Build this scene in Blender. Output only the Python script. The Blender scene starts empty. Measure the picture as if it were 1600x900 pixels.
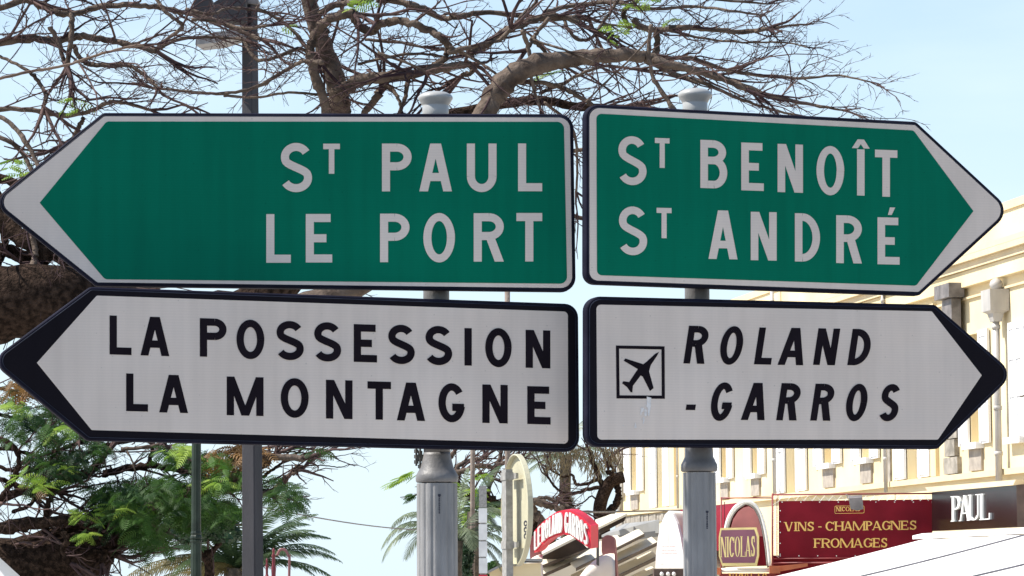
import bpy, math, random
from math import radians, sin, cos, pi, atan2, sqrt
from mathutils import Vector, Matrix
V = Vector
sc = bpy.context.scene
COL = sc.collection
rnd = random.Random(7)

# ---------------------------------------------------------------- camera, sky, sun, exposure
FPX = 5200.0                                   # focal length in pixels of a 1600 px wide frame
EYE = V((0, 0, 1.6))
PITCH = math.atan(470 / FPX)
cam = bpy.data.objects.new('camera', bpy.data.cameras.new('camera'))
COL.objects.link(cam)
cam.data.sensor_width = 36
cam.data.lens = 36 * FPX / 1600
cam.data.clip_start = 0.1
cam.data.clip_end = 5000
CM = Matrix.Rotation(radians(90) + PITCH, 3, 'X') @ Matrix.Rotation(radians(-0.35), 3, 'Z')
cam.matrix_world = Matrix.Translation(EYE) @ CM.to_4x4()
sc.camera = cam

SUN_TO = V((-0.62, -0.03, 0.79)).normalized()   # direction towards the sun
world = bpy.data.worlds.new('World')
sc.world = world
world.use_nodes = True
wn, wl = world.node_tree.nodes, world.node_tree.links
wn.clear()
wo = wn.new('ShaderNodeOutputWorld')
bg = wn.new('ShaderNodeBackground')
sky = wn.new('ShaderNodeTexSky')
sky.sky_type = 'NISHITA'
sky.sun_disc = False
sky.sun_elevation = math.asin(SUN_TO.z)
sky.sun_rotation = atan2(SUN_TO.x, SUN_TO.y)
sky.air_density = 1.0
sky.dust_density = 0.4
sky.ozone_density = 2.0
bg.inputs['Strength'].default_value = 0.115
# thin high cloud, mixed into the sky by direction
tc = wn.new('ShaderNodeTexCoord')
mp = wn.new('ShaderNodeMapping')
mp.inputs['Scale'].default_value = (5, 5, 22)
nz = wn.new('ShaderNodeTexNoise')
nz.inputs['Scale'].default_value = 1.6
nz.inputs['Detail'].default_value = 6
cr = wn.new('ShaderNodeValToRGB')
cr.color_ramp.elements[0].position = 0.47
cr.color_ramp.elements[1].position = 0.78
cr.color_ramp.elements[1].color = (0.30, 0.30, 0.30, 1)
mx = wn.new('ShaderNodeMixRGB')
mx.inputs[2].default_value = (6.0, 6.6, 7.0, 1)
wl.new(tc.outputs['Generated'], mp.inputs[0])
wl.new(mp.outputs[0], nz.inputs['Vector'])
wl.new(nz.outputs['Fac'], cr.inputs[0])
wl.new(cr.outputs[0], mx.inputs[0])
wl.new(sky.outputs[0], mx.inputs[1])
# pale haze towards the horizon, the same all round
sp = wn.new('ShaderNodeSeparateXYZ')
wl.new(tc.outputs['Generated'], sp.inputs[0])
hz = wn.new('ShaderNodeMapRange')
hz.interpolation_type = 'SMOOTHSTEP'
hz.inputs[1].default_value = -0.02
hz.inputs[2].default_value = 0.34
hz.inputs[3].default_value = 0.92
hz.inputs[4].default_value = 0.0
wl.new(sp.outputs['Z'], hz.inputs[0])
mh = wn.new('ShaderNodeMixRGB')
mh.inputs[2].default_value = (4.35, 5.3, 5.95, 1)
wl.new(hz.outputs[0], mh.inputs[0])
wl.new(mx.outputs[0], mh.inputs[1])
wl.new(mh.outputs[0], bg.inputs['Color'])
wl.new(bg.outputs[0], wo.inputs['Surface'])

sun = bpy.data.objects.new('sun', bpy.data.lights.new('sun', 'SUN'))
COL.objects.link(sun)
sun.data.energy = 4.6
sun.data.angle = radians(0.53)
sun.data.color = (1.0, 0.95, 0.87)
sun.rotation_euler = SUN_TO.to_track_quat('Z', 'Y').to_euler()
sun.location = (-10, 0, 30)

sc.view_settings.view_transform = 'Standard'
sc.view_settings.look = 'None'
sc.view_settings.exposure = 0.72
sc.view_settings.gamma = 1

# ---------------------------------------------------------------- helpers
def ray(px, py):
    """world direction of the sight line through a point of the photograph (1600 x 900)"""
    return CM @ V(((px - 800) / FPX, -(py - 450) / FPX, -1))

def at(px, py, Y):
    d = ray(px, py)
    return EYE + d * (Y / d.y)

def on_plane(px, py, o, n):
    d = ray(px, py)
    return EYE + d * ((o - EYE).dot(n) / d.dot(n))

def root(name, loc, label, cat, group=None):
    o = bpy.data.objects.new(name, None)
    COL.objects.link(o)
    o.location = loc
    o.empty_display_size = 0.2
    o['label'] = label
    o['category'] = cat
    if group:
        o['group'] = group
    return o

def obj(name, verts, faces, mat, parent=None, smooth=False, label=None, kind=None, loc=None):
    """one mesh object from world coordinates; under a parent it is stored relative to the thing's base"""
    base = V((0, 0, 0))
    p = parent
    while p is not None:
        base = base + V(p.location)
        p = p.parent
    if loc is not None:
        base = V(loc)
    me = bpy.data.meshes.new(name)
    me.from_pydata([tuple(V(v) - base) for v in verts], [], faces)
    me.materials.append(mat)
    if smooth:
        me.polygons.foreach_set('use_smooth', [True] * len(me.polygons))
    me.update()
    o = bpy.data.objects.new(name, me)
    COL.objects.link(o)
    if parent is not None:
        o.parent = parent
    elif loc is not None:
        o.location = loc
    if label:
        o['label'] = label
    if kind:
        o['kind'] = kind
    return o

class MB:
    def __init__(s):
        s.v, s.f = [], []
    def add(s, vs, fs):
        n = len(s.v)
        s.v.extend(vs)
        s.f.extend([tuple(i + n for i in f) for f in fs])
    def box(s, x0, x1, y0, y1, z0, z1, T=None):
        c = [V((x, y, z)) for z in (z0, z1) for y in (y0, y1) for x in (x0, x1)]
        if T:
            c = [T(p) for p in c]
        s.add(c, [(0, 2, 3, 1), (4, 5, 7, 6), (0, 1, 5, 4), (2, 6, 7, 3), (0, 4, 6, 2), (1, 3, 7, 5)])
        return s
    def tube(s, pts, rad, n=6, caps=True):
        k = len(pts)
        rings = []
        up = V((0.13, 0.2, 1)).normalized()
        for i in range(k):
            d = (pts[min(i + 1, k - 1)] - pts[max(i - 1, 0)])
            if d.length < 1e-9:
                d = V((0, 0, 1))
            d.normalize()
            a = d.cross(up)
            if a.length < 0.05:
                a = d.cross(V((1, 0.1, 0)))
            a.normalize()
            b = a.cross(d)
            r = rad[i] if hasattr(rad, '__len__') else rad
            rings.append([pts[i] + (a * cos(2 * pi * j / n) + b * sin(2 * pi * j / n)) * r for j in range(n)])
        vs = [p for r_ in rings for p in r_]
        fs = []
        for i in range(k - 1):
            for j in range(n):
                fs.append((i * n + j, i * n + (j + 1) % n, (i + 1) * n + (j + 1) % n, (i + 1) * n + j))
        if caps:
            fs.append(tuple(range(n))[::-1])
            fs.append(tuple((k - 1) * n + j for j in range(n)))
        s.add(vs, fs)
        return s
    def lathe(s, c, prof, n=24, flute=0.0, T=None, caps=True):
        """prof = [(r, z)], about the vertical through c"""
        vs = []
        for r, z in prof:
            for j in range(n):
                rr = r * (1 - (flute if j % 2 else 0))
                p = V((c[0] + rr * cos(2 * pi * j / n), c[1] + rr * sin(2 * pi * j / n), z))
                vs.append(T(p) if T else p)
        fs = []
        for i in range(len(prof) - 1):
            for j in range(n):
                fs.append((i * n + j, i * n + (j + 1) % n, (i + 1) * n + (j + 1) % n, (i + 1) * n + j))
        if caps:
            fs.append(tuple(range(n))[::-1])
            fs.append(tuple((len(prof) - 1) * n + j for j in range(n)))
        s.add(vs, fs)
        return s
    def prism(s, ring, d):
        """ring of world points pushed along d"""
        n = len(ring)
        s.add(list(ring) + [p + d for p in ring],
              [tuple(range(n)), tuple(range(2 * n - 1, n - 1, -1))] +
              [(i, i + n, (i + 1) % n + n, (i + 1) % n) for i in range(n)])
        return s
    def build(s, name, mat, parent=None, smooth=False, **k):
        return obj(name, s.v, s.f, mat, parent, smooth, **k)

# ---------------------------------------------------------------- materials
def mat(name, col, rough=0.6, metal=0.0, var=0.12, scale=6.0, bump=0.0, bscale=40.0, col2=None, spec=0.5,
        trans=0.0, stretch=(1, 1, 1), coord='Object', ramp=(0.35, 0.65), coat=0.0, sat=None):
    m = bpy.data.materials.new(name)
    m.use_nodes = True
    n, l = m.node_tree.nodes, m.node_tree.links
    b = n['Principled BSDF']
    b.inputs['Roughness'].default_value = rough
    b.inputs['Metallic'].default_value = metal
    b.inputs['Specular IOR Level'].default_value = spec
    b.inputs['Coat Weight'].default_value = coat
    t = n.new('ShaderNodeTexCoord')
    mp = n.new('ShaderNodeMapping')
    mp.inputs['Scale'].default_value = stretch
    l.new(t.outputs[coord], mp.inputs[0])
    nz = n.new('ShaderNodeTexNoise')
    nz.inputs['Scale'].default_value = scale
    nz.inputs['Detail'].default_value = 5
    l.new(mp.outputs[0], nz.inputs['Vector'])
    cr = n.new('ShaderNodeValToRGB')
    cr.color_ramp.elements[0].position = ramp[0]
    cr.color_ramp.elements[1].position = ramp[1]
    c = V(col)
    if col2 is None:
        lo, hi = c * (1 - var), c * (1 + var)
    else:
        lo, hi = c, V(col2)
    cr.color_ramp.elements[0].color = (*lo, 1)
    cr.color_ramp.elements[1].color = (*[min(1, x) for x in hi], 1)
    l.new(nz.outputs['Fac'], cr.inputs[0])
    l.new(cr.outputs[0], b.inputs['Base Color'])
    if bump:
        nb = n.new('ShaderNodeTexNoise')
        nb.inputs['Scale'].default_value = bscale
        nb.inputs['Detail'].default_value = 6
        l.new(mp.outputs[0], nb.inputs['Vector'])
        bp = n.new('ShaderNodeBump')
        bp.inputs['Strength'].default_value = bump
        bp.inputs['Distance'].default_value = 0.02
        l.new(nb.outputs['Fac'], bp.inputs['Height'])
        l.new(bp.outputs[0], b.inputs['Normal'])
    if trans:
        tr = n.new('ShaderNodeBsdfTranslucent')
        l.new(cr.outputs[0], tr.inputs['Color'])
        ms = n.new('ShaderNodeMixShader')
        ms.inputs[0].default_value = trans
        l.new(b.outputs[0], ms.inputs[1])
        l.new(tr.outputs[0], ms.inputs[2])
        l.new(ms.outputs[0], n['Material Output'].inputs['Surface'])
    m['cr'] = cr.name
    return m

def film(name, col, dirt=0.06):
    """retro-reflective sign sheeting: fine horizontal lines, faint dirt runs, slight waviness"""
    m = mat(name, col, rough=0.55, var=0.03, scale=2.2, spec=0.05)
    n, l = m.node_tree.nodes, m.node_tree.links
    b = n['Principled BSDF']
    cr = n[m['cr']]
    t = n.new('ShaderNodeTexCoord')
    wv = n.new('ShaderNodeTexWave')
    wv.bands_direction = 'Z'
    wv.inputs['Scale'].default_value = 34
    wv.inputs['Distortion'].default_value = 0.6
    wv.inputs['Detail'].default_value = 1
    l.new(t.outputs['Object'], wv.inputs['Vector'])
    mr = n.new('ShaderNodeMapRange')
    mr.inputs[3].default_value = 0.98
    mr.inputs[4].default_value = 1.018
    l.new(wv.outputs['Fac'], mr.inputs[0])
    # dirt runs
    mp = n.new('ShaderNodeMapping')
    mp.inputs['Scale'].default_value = (28, 28, 1.6)
    l.new(t.outputs['Object'], mp.inputs[0])
    nz = n.new('ShaderNodeTexNoise')
    nz.inputs['Scale'].default_value = 1.0
    nz.inputs['Detail'].default_value = 7
    l.new(mp.outputs[0], nz.inputs['Vector'])
    mr2 = n.new('ShaderNodeMapRange')
    mr2.inputs[1].default_value = 0.35
    mr2.inputs[2].default_value = 0.7
    mr2.inputs[3].default_value = 1 + dirt * 0.3
    mr2.inputs[4].default_value = 1 - dirt
    l.new(nz.outputs['Fac'], mr2.inputs[0])
    mu = n.new('ShaderNodeMath'); mu.operation = 'MULTIPLY'
    l.new(mr.outputs[0], mu.inputs[0]); l.new(mr2.outputs[0], mu.inputs[1])
    vm = n.new('ShaderNodeVectorMath'); vm.operation = 'SCALE'
    l.new(cr.outputs[0], vm.inputs[0]); l.new(mu.outputs[0], vm.inputs['Scale'])
    l.new(vm.outputs[0], b.inputs['Base Color'])
    # scattered specks of dirt
    vo = n.new('ShaderNodeTexVoronoi'); vo.inputs['Scale'].default_value = 26
    l.new(t.outputs['Object'], vo.inputs['Vector'])
    ms_ = n.new('ShaderNodeMapRange')
    ms_.inputs[1].default_value = 0.045; ms_.inputs[2].default_value = 0.075
    ms_.inputs[3].default_value = 0.80; ms_.inputs[4].default_value = 1.0
    l.new(vo.outputs['Distance'], ms_.inputs[0])
    mu2 = n.new('ShaderNodeMath'); mu2.operation = 'MULTIPLY'
    l.new(mu.outputs[0], mu2.inputs[0]); l.new(ms_.outputs[0], mu2.inputs[1])
    # broad uneven fading
    nf = n.new('ShaderNodeTexNoise'); nf.inputs['Scale'].default_value = 1.1; nf.inputs['Detail'].default_value = 4
    l.new(t.outputs['Object'], nf.inputs['Vector'])
    mf = n.new('ShaderNodeMapRange'); mf.inputs[1].default_value = .3; mf.inputs[2].default_value = .7; mf.inputs[3].default_value = .93; mf.inputs[4].default_value = 1.05
    l.new(nf.outputs['Fac'], mf.inputs[0])
    mu3 = n.new('ShaderNodeMath'); mu3.operation = 'MULTIPLY'
    l.new(mu2.outputs[0], mu3.inputs[0]); l.new(mf.outputs[0], mu3.inputs[1])
    l.new(mu3.outputs[0], vm.inputs['Scale'])
    nb = n.new('ShaderNodeTexNoise'); nb.inputs['Scale'].default_value = 3.0
    l.new(t.outputs['Object'], nb.inputs['Vector'])
    bp = n.new('ShaderNodeBump'); bp.inputs['Strength'].default_value = 0.25; bp.inputs['Distance'].default_value = 0.05
    l.new(nb.outputs['Fac'], bp.inputs['Height'])
    l.new(bp.outputs[0], b.inputs['Normal'])
    return m

M = {}
M['film_white'] = film('white_sign_film', (0.80, 0.69, 0.60))
M['film_green'] = film('green_sign_film', (0.0003, 0.175, 0.100), 0.08)
M['film_black'] = film('black_sign_film', (0.012, 0.010, 0.014), 0.1)
M['letter_white'] = film('white_letter_film', (0.80, 0.69, 0.60), 0.03)
M['letter_black'] = mat('black_letter_film', (0.013, 0.009, 0.013), 0.55, var=0.2, spec=0.05)
M['rim'] = mat('sign_rim_paint', (0.014, 0.014, 0.026), 0.65, spec=0.06, var=0.3, scale=9, bump=0.06, bscale=30)
M['rim_blue'] = mat('sign_casing_paint', (0.022, 0.026, 0.042), 0.6, spec=0.10, var=0.25, scale=12, bump=0.08, bscale=60)
M['residue'] = mat('glue_residue', (0.84, 0.80, 0.76), 0.9, spec=0.05, var=0.12, scale=80, bump=0.3)
M['post'] = mat('grey_post_paint', (0.25, 0.245, 0.243), 0.45, var=0.20, scale=7, bump=0.1, bscale=90, stretch=(3, 3, 0.7))
M['post_shade'] = mat('shaded_grey_post', (0.17, 0.165, 0.165), 0.5, var=0.22, scale=14, bump=0.12, bscale=90)  # post grey darkened in the paint for the shade below the signs
M['cap'] = mat('pale_grey_cap', (0.37, 0.37, 0.355), 0.35, var=0.06, scale=20)
M['steel'] = mat('galvanised_steel', (0.30, 0.29, 0.27), 0.5, metal=0.0, var=0.2, scale=30, bump=0.1)
M['steel_dark'] = mat('dull_steel', (0.10, 0.10, 0.095), 0.55, metal=0.3, var=0.3, scale=30)
M['pole'] = mat('slate_grey_pole', (0.045, 0.044, 0.049), 0.6, spec=0.2, var=0.14, scale=5, bump=0.15, bscale=60, stretch=(2, 2, 0.5))
M['lamp_green'] = mat('dark_green_pole', (0.022, 0.034, 0.024), 0.5, spec=0.25, var=0.3, scale=9, bump=0.15)
M['bark'] = mat('grey_brown_bark', (0.055, 0.040, 0.032), 0.9, col2=(0.155, 0.12, 0.095), scale=9, bump=1.0, bscale=30, spec=0.08, ramp=(0.32, 0.62))
M['bark_dark'] = mat('dark_rough_bark', (0.018, 0.012, 0.009), 0.95, col2=(0.070, 0.046, 0.034), scale=28, bump=1.0, bscale=75, spec=0.05, ramp=(.40, .70))  # dark bark, deepened further for the shaded underside of the left limb
M['twig'] = mat('twig_bark', (0.034, 0.020, 0.025), 0.85, col2=(0.125, 0.082, 0.072), scale=3.5, spec=0.12)
M['twig_pale'] = mat('pale_twig_bark', (0.16, 0.11, 0.08), 0.85, col2=(0.36, 0.27, 0.21), scale=3.5, spec=0.1)
M['leaf'] = mat('feathery_leaf', (0.012, 0.036, 0.010), 0.6, spec=0.25, col2=(0.065, 0.15, 0.022), scale=1.6, trans=0.35, ramp=(0.38, 0.68))
M['leaf_lime'] = mat('young_lime_leaf', (0.10, 0.22, 0.02), 0.55, spec=0.25, col2=(0.32, 0.44, 0.07), scale=4, trans=0.45)
M['leaf_rust'] = mat('withered_leaf', (0.09, 0.055, 0.02), 0.7, col2=(0.27, 0.14, 0.04), scale=5, trans=0.3)
M['leaf_dark'] = mat('dark_evergreen_leaf', (0.008, 0.022, 0.010), 0.55, col2=(0.03, 0.075, 0.025), scale=3, trans=0.2)
M['palm'] = mat('palm_leaf', (0.022, 0.05, 0.022), 0.55, spec=0.25, col2=(0.07, 0.11, 0.04), scale=2, trans=0.25)
M['palm_dry'] = mat('dry_palm_leaf', (0.07, 0.07, 0.022), 0.6, spec=0.25, col2=(0.17, 0.135, 0.055), scale=3, trans=0.3)
M['palm_grey'] = mat('grey_green_palm_leaf', (0.07, 0.10, 0.055), 0.5, col2=(0.19, 0.23, 0.13), scale=3, trans=0.3)
M['palm_trunk'] = mat('palm_trunk', (0.09, 0.07, 0.05), 0.9, var=0.4, scale=12, bump=1)
M['fibre'] = mat('hanging_dry_fibre', (0.075, 0.062, 0.036), 0.9, col2=(0.20, 0.165, 0.105), scale=8, trans=0.2)
M['wall'] = mat('cream_limewash', (0.70, 0.57, 0.33), 0.9, col2=(0.78, 0.67, 0.44), scale=0.5, bump=0.2, bscale=4)
M['cornice'] = mat('cream_cornice', (0.68, 0.56, 0.36), 0.85, var=0.05, scale=2, bump=0.2, bscale=8)
M['shutter'] = mat('white_shutter_paint', (0.80, 0.80, 0.80), 0.6, var=0.04, scale=3)
M['ochre'] = mat('ochre_reveal', (0.66, 0.53, 0.28), 0.85, var=0.15, scale=1.5)
M['stone'] = mat('grey_basalt_stone', (0.20, 0.18, 0.15), 0.9, col2=(0.40, 0.36, 0.30), scale=4, bump=0.6, bscale=10)
M['slate'] = mat('striped_apron_boards', (0.30, 0.26, 0.22), 0.9, col2=(0.42, 0.37, 0.31), scale=5, bump=0.3)
M['pipe'] = mat('grey_downpipe', (0.42, 0.40, 0.37), 0.5, var=0.18, scale=2, stretch=(1, 1, 0.3))
M['lead'] = mat('dark_lead', (0.17, 0.155, 0.15), 0.6, var=0.3, scale=5)
M['glass'] = mat('window_glass', (0.03, 0.035, 0.04), 0.08, var=0.2, scale=1, spec=0.8)
M['maroon'] = mat('maroon_canvas', (0.20, 0.010, 0.020), 0.75, spec=0.15, var=0.16, scale=1.5, bump=0.3, bscale=3)
M['maroon_frame'] = mat('maroon_frame', (0.24, 0.035, 0.035), 0.5, var=0.3, scale=3)
M['pink'] = mat('backlit_red_canvas', (0.80, 0.33, 0.31), 0.8, var=0.1, scale=2, trans=0.25)  # red canvas lightened to pink for sun showing through it
M['faded_print'] = mat('faded_print', (0.78, 0.60, 0.56), 0.8)
M['rose_band'] = mat('rose_brown_canvas', (0.24, 0.10, 0.10), 0.8, var=0.15, scale=3)
M['gold'] = mat('gold_lettering', (0.90, 0.56, 0.14), 0.5, var=0.1, scale=3)
M['gold_pale'] = mat('pale_gold_lettering', (0.92, 0.74, 0.30), 0.5, var=0.08, scale=3)
M['mauve'] = mat('plum_sign_face', (0.26, 0.09, 0.13), 0.45, var=0.12, scale=2)
M['paul'] = mat('glossy_dark_brown_panel', (0.012, 0.007, 0.007), 0.24, var=0.3, scale=1, spec=0.7, bump=0.05, bscale=2)
M['brown_box'] = mat('brown_box', (0.10, 0.065, 0.05), 0.6, var=0.2)
M['white_letter'] = mat('white_raised_letter', (0.80, 0.80, 0.76), 0.5, var=0.03)
M['canvas_white'] = mat('white_awning_canvas', (0.80, 0.77, 0.74), 0.85, var=0.03, scale=1.5, bump=0.3, bscale=1.5)
M['canvas_cream'] = mat('cream_awning_canvas', (0.78, 0.72, 0.62), 0.85, var=0.05, scale=2, bump=0.3, bscale=3)
M['seam'] = mat('grey_seam', (0.16, 0.16, 0.18), 0.8)
M['red'] = mat('red_sign_paint', (0.62, 0.012, 0.035), 0.45, var=0.12, scale=3)
M['red_finial'] = mat('dark_red_finial', (0.15, 0.012, 0.02), 0.5, var=0.25, scale=6)
M['orange'] = mat('orange_terracotta_trim', (0.55, 0.16, 0.07), 0.7, var=0.2, scale=3)
M['roof_cream'] = mat('cream_roof_board', (0.62, 0.56, 0.44), 0.85, var=0.1, scale=1.5)
M['roof_grey'] = mat('grey_roof_sheet', (0.26, 0.26, 0.25), 0.7, var=0.15, scale=1.5)
M['beam'] = mat('dark_grey_brown_beam', (0.085, 0.065, 0.055), 0.7, var=0.2, scale=3)
M['shade_wood'] = mat('shaded_gable_wood', (0.045, 0.032, 0.026), 0.8, var=0.3, scale=3)  # very dark brown painted for the shadow under the cafe roofs
M['beige_paint'] = mat('beige_sign_back', (0.50, 0.47, 0.33), 0.5, var=0.09, scale=4, bump=0.1)
M['mark'] = mat('dark_print', (0.02, 0.02, 0.04), 0.6)
M['white_paint'] = mat('white_painted_post', (0.72, 0.72, 0.70), 0.6, var=0.1, scale=6)
M['wood_pole'] = mat('grey_wood_pole', (0.20, 0.16, 0.13), 0.9, var=0.25, scale=6, bump=0.5)
M['asphalt'] = mat('asphalt', (0.05, 0.05, 0.052), 0.9, var=0.25, scale=3, bump=0.5, bscale=60)
M['paving'] = mat('pale_concrete_paving', (0.46, 0.42, 0.37), 0.9, var=0.15, scale=1.2, bump=0.4, bscale=20)  # out of view; made paler to bounce more sunlight onto the signs
M['kerb'] = mat('kerb_stone', (0.32, 0.31, 0.29), 0.9, var=0.15, scale=3)
M['earth'] = mat('dry_earth', (0.36, 0.30, 0.22), 0.95, var=0.25, scale=0.4, bump=0.5)  # tone raised for more light bounced off the unseen ground
M['marking'] = mat('white_road_paint', (0.70, 0.70, 0.68), 0.8, var=0.1, scale=4)

# ---------------------------------------------------------------- ground, road, pavement (below the frame)
def sheet(name, x0, x1, y0, y1, z, m):
    return obj(name, [(x0, y0, z), (x1, y0, z), (x1, y1, z), (x0, y1, z)], [(0, 1, 2, 3)], m, kind='structure')
sheet('ground', -2500, 2500, -2500, 2500, -0.02, M['earth'])
sheet('road', -40, 60, -3, 8.5, 0.0, M['asphalt'])
for i in range(8):
    x = -30 + i * 10
    o = sheet('road_marking', x, x + 4, 2.6, 2.75, 0.004, M['marking'])
def slab(name, x0, x1, y0, y1, z1, m):
    b = MB().box(x0, x1, y0, y1, -0.1, z1)
    return b.build(name, m, kind='structure')
slab('pavement', -40, 60, 8.8, 150, 0.12, M['paving'])
slab('kerb', -40, 60, 8.5, 8.797, 0.13, M['kerb'])
slab('near_pavement', -40, 60, -12, -3.3, 0.12, M['paving'])
slab('near_kerb', -40, 60, -3.297, -3.0, 0.13, M['kerb'])

# ---------------------------------------------------------------- lettering
def strip(pts, wx, wy=None):
    """open polyline -> quads; wx = thickness of upright runs, wy = of level runs"""
    wy = wx if wy is None else wy
    out = []
    k = len(pts)
    L, R = [], []
    for i in range(k):
        a, b = pts[max(i - 1, 0)], pts[min(i + 1, k - 1)]
        tx, ty = b[0] - a[0], b[1] - a[1]
        l = sqrt(tx * tx + ty * ty) or 1
        nx, ny = -ty / l, tx / l
        L.append((pts[i][0] + nx * wx / 2, pts[i][1] + ny * wy / 2))
        R.append((pts[i][0] - nx * wx / 2, pts[i][1] - ny * wy / 2))
    for i in range(k - 1):
        out.append([L[i], L[i + 1], R[i + 1], R[i]])
    return out

def ring_strip(cx, cy, rx, ry, wx, wy, n=44):
    o, q = [], []
    for i in range(n):
        a = 2 * pi * i / n
        o.append((cx + (rx + wx / 2) * cos(a), cy + (ry + wy / 2) * sin(a)))
        q.append((cx + (rx - wx / 2) * cos(a), cy + (ry - wy / 2) * sin(a)))
    return [[o[i], o[(i + 1) % n], q[(i + 1) % n], q[i]] for i in range(n)]

def arc_pts(cx, cy, rx, ry, a0, a1, n=16):
    return [(cx + rx * cos(radians(a0 + (a1 - a0) * i / n)), cy + ry * sin(radians(a0 + (a1 - a0) * i / n))) for i in range(n + 1)]

def glyph(ch, x0, x1, y0, y1, w, serif=False):
    """polygons (y down) of one capital drawn in the box; w = stroke"""
    wx = w
    wy = w * (0.50 if serif else 1.0)
    H, W = y1 - y0, x1 - x0
    P = []
    def rect(a, b, c, d): P.append([(a, c), (b, c), (b, d), (a, d)])
    def diag(xa, ya, xb, yb, ww=None):       # xa, xb = left edges; horizontal width ww
        ww = ww or wx
        P.append([(xa, ya), (xa + ww, ya), (xb + ww, yb), (xb, yb)])
    def foot(cx, y, up, half=None):          # small slab serif
        if not serif: return
        h = half or wx * 0.95
        t = wy * 0.75
        rect(cx - h, cx + h, y - t if not up else y, y if not up else y + t)
    def arcs(cx, cy, rx, ry, a0, a1, n=18):
        P.extend(strip(arc_pts(cx, cy, rx, ry, a0, a1, n), wx, wy))
    thin = wx * (0.55 if serif else 1.0)
    hx, hy = wx / 2, wy / 2
    if ch == 'L':
        rect(x0, x0 + wx, y0, y1); rect(x0 + wx, x1, y1 - wy, y1)
        foot(x0 + hx, y0, True); foot(x0 + hx, y1, False)
        if serif: rect(x1 - wy * 0.8, x1, y1 - H * 0.25, y1 - wy)
    elif ch in 'EÉF':
        rect(x0, x0 + wx, y0, y1)
        rect(x0 + wx, x1 - W * (0.06 if ch != 'F' else 0), y0, y0 + wy)
        my = y0 + H * 0.5
        rect(x0 + wx, x1 - W * 0.22, my - hy, my + hy)
        if ch != 'F': rect(x0 + wx, x1, y1 - wy, y1)
        foot(x0 + hx, y0, True); foot(x0 + hx, y1, False)
        if serif:
            rect(x1 - wy * 0.9 - W * 0.06, x1 - W * 0.06, y0 + wy, y0 + H * 0.24)
            rect(x1 - W * 0.22 - wy * .8, x1 - W * 0.22, my - H * .1, my + H * .1)
            if ch != 'F': rect(x1 - wy * 0.9, x1, y1 - H * 0.26, y1 - wy)
        if ch == 'É':
            P.append([(x0 + W * .47, y0 - H * .055), (x0 + W * .64, y0 - H * .055), (x0 + W * .80, y0 - H * .215), (x0 + W * .56, y0 - H * .215)])
    elif ch in 'TI':
        cx = (x0 + x1) / 2
        if ch == 'T':
            rect(x0, x1, y0, y0 + wy); rect(cx - hx, cx + hx, y0 + wy, y1)
            if serif:
                rect(x0, x0 + wy * .8, y0 + wy, y0 + H * .24); rect(x1 - wy * .8, x1, y0 + wy, y0 + H * .24)
        else:
            rect(cx - hx, cx + hx, y0, y1); foot(cx, y0, True)
        foot(cx, y1, False)
    elif ch == '-':
        rect(x0, x1, y0, y1)
    elif ch == 'O':
        P.extend(ring_strip((x0 + x1) / 2, (y0 + y1) / 2, W / 2 - hx, H / 2 - hy, wx, wy))
    elif ch == 'U':
        r = W / 2 - hx
        ry = min(r * 1.1, H * .4)
        rect(x0, x0 + wx, y0, y1 - ry - hy); rect(x1 - wx + (wx - thin if serif else 0), x1, y0, y1 - ry - hy)
        pts = arc_pts((x0 + x1) / 2, y1 - ry - hy, r, ry, 180, 0, 20)
        P.extend(strip(pts, wx, wy)); foot(x0 + hx, y0, True); foot(x1 - hx, y0, True)
    elif ch in 'PRB':
        rect(x0, x0 + wx, y0, y1)
        hb = H * (0.56 if ch == 'P' else 0.555 if ch == 'R' else 0.5)
        if serif and ch == 'P': hb = H * .54
        ry = (hb - wy) / 2
        rx = min(W - wx - hx, ry * 1.15) if not serif else W * .42
        bx = x1 - hx - rx - (W * .04 if ch == 'B' else 0)
        rect(x0 + wx, bx, y0, y0 + wy); rect(x0 + wx, bx, y0 + hb - wy, y0 + hb)
        arcs(bx, y0 + hb / 2, rx, ry, -90, 90)
        if ch == 'B':
            h2 = H - hb + wy
            ry2 = (h2 - wy) / 2
            bx2 = x1 - hx - rx
            rect(bx, bx2 + .01, y1 - h2, y1 - h2 + wy) if bx2 > bx else None
            rect(x0 + wx, bx2, y1 - wy, y1)
            arcs(bx2, y1 - h2 / 2, rx, ry2, -90, 90)
        if ch == 'R':
            diag(x0 + W * .40, y0 + hb - wy * .3, x1 - wx * 1.12, y1, wx * 1.12)
        foot(x0 + hx, y0, True)
        if ch != 'B': foot(x0 + hx, y1, False)
        if ch == 'R' and serif: foot(x1 - hx, y1, False, wx * .7)
    elif ch == 'D':
        rect(x0, x0 + wx, y0, y1)
        rx = W * .55; bx = x1 - hx - rx
        rect(x0 + wx, bx, y0, y0 + wy); rect(x0 + wx, bx, y1 - wy, y1)
        arcs(bx, (y0 + y1) / 2, rx, H / 2 - hy, -90, 90, 24)
    elif ch == 'A':
        cx = (x0 + x1) / 2
        a = wx * 1.08
        if serif:
            diag(x0 + thin * .5, y1, cx - thin * .8, y0, thin); diag(cx - wx * .6, y0, x1 - wx * 1.1, y1, wx)
        else:
            P.append([(x0, y1), (cx - a * .62, y0), (cx + a * .40, y0), (x0 + a, y1)])
            P.append([(x1, y1), (cx + a * .62, y0), (cx - a * .40, y0), (x1 - a, y1)])
        yb = y0 + H * .70
        s = (0.70) * (W / 2 - wx)
        rect(cx - s - thin * .2, cx + s + thin * .2, yb - hy, yb + hy)
        foot(x0 + thin * .8, y1, False, wx * .6); foot(x1 - hx * 1.1, y1, False, wx * .8)
    elif ch == 'V':
        cx = (x0 + x1) / 2
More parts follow.
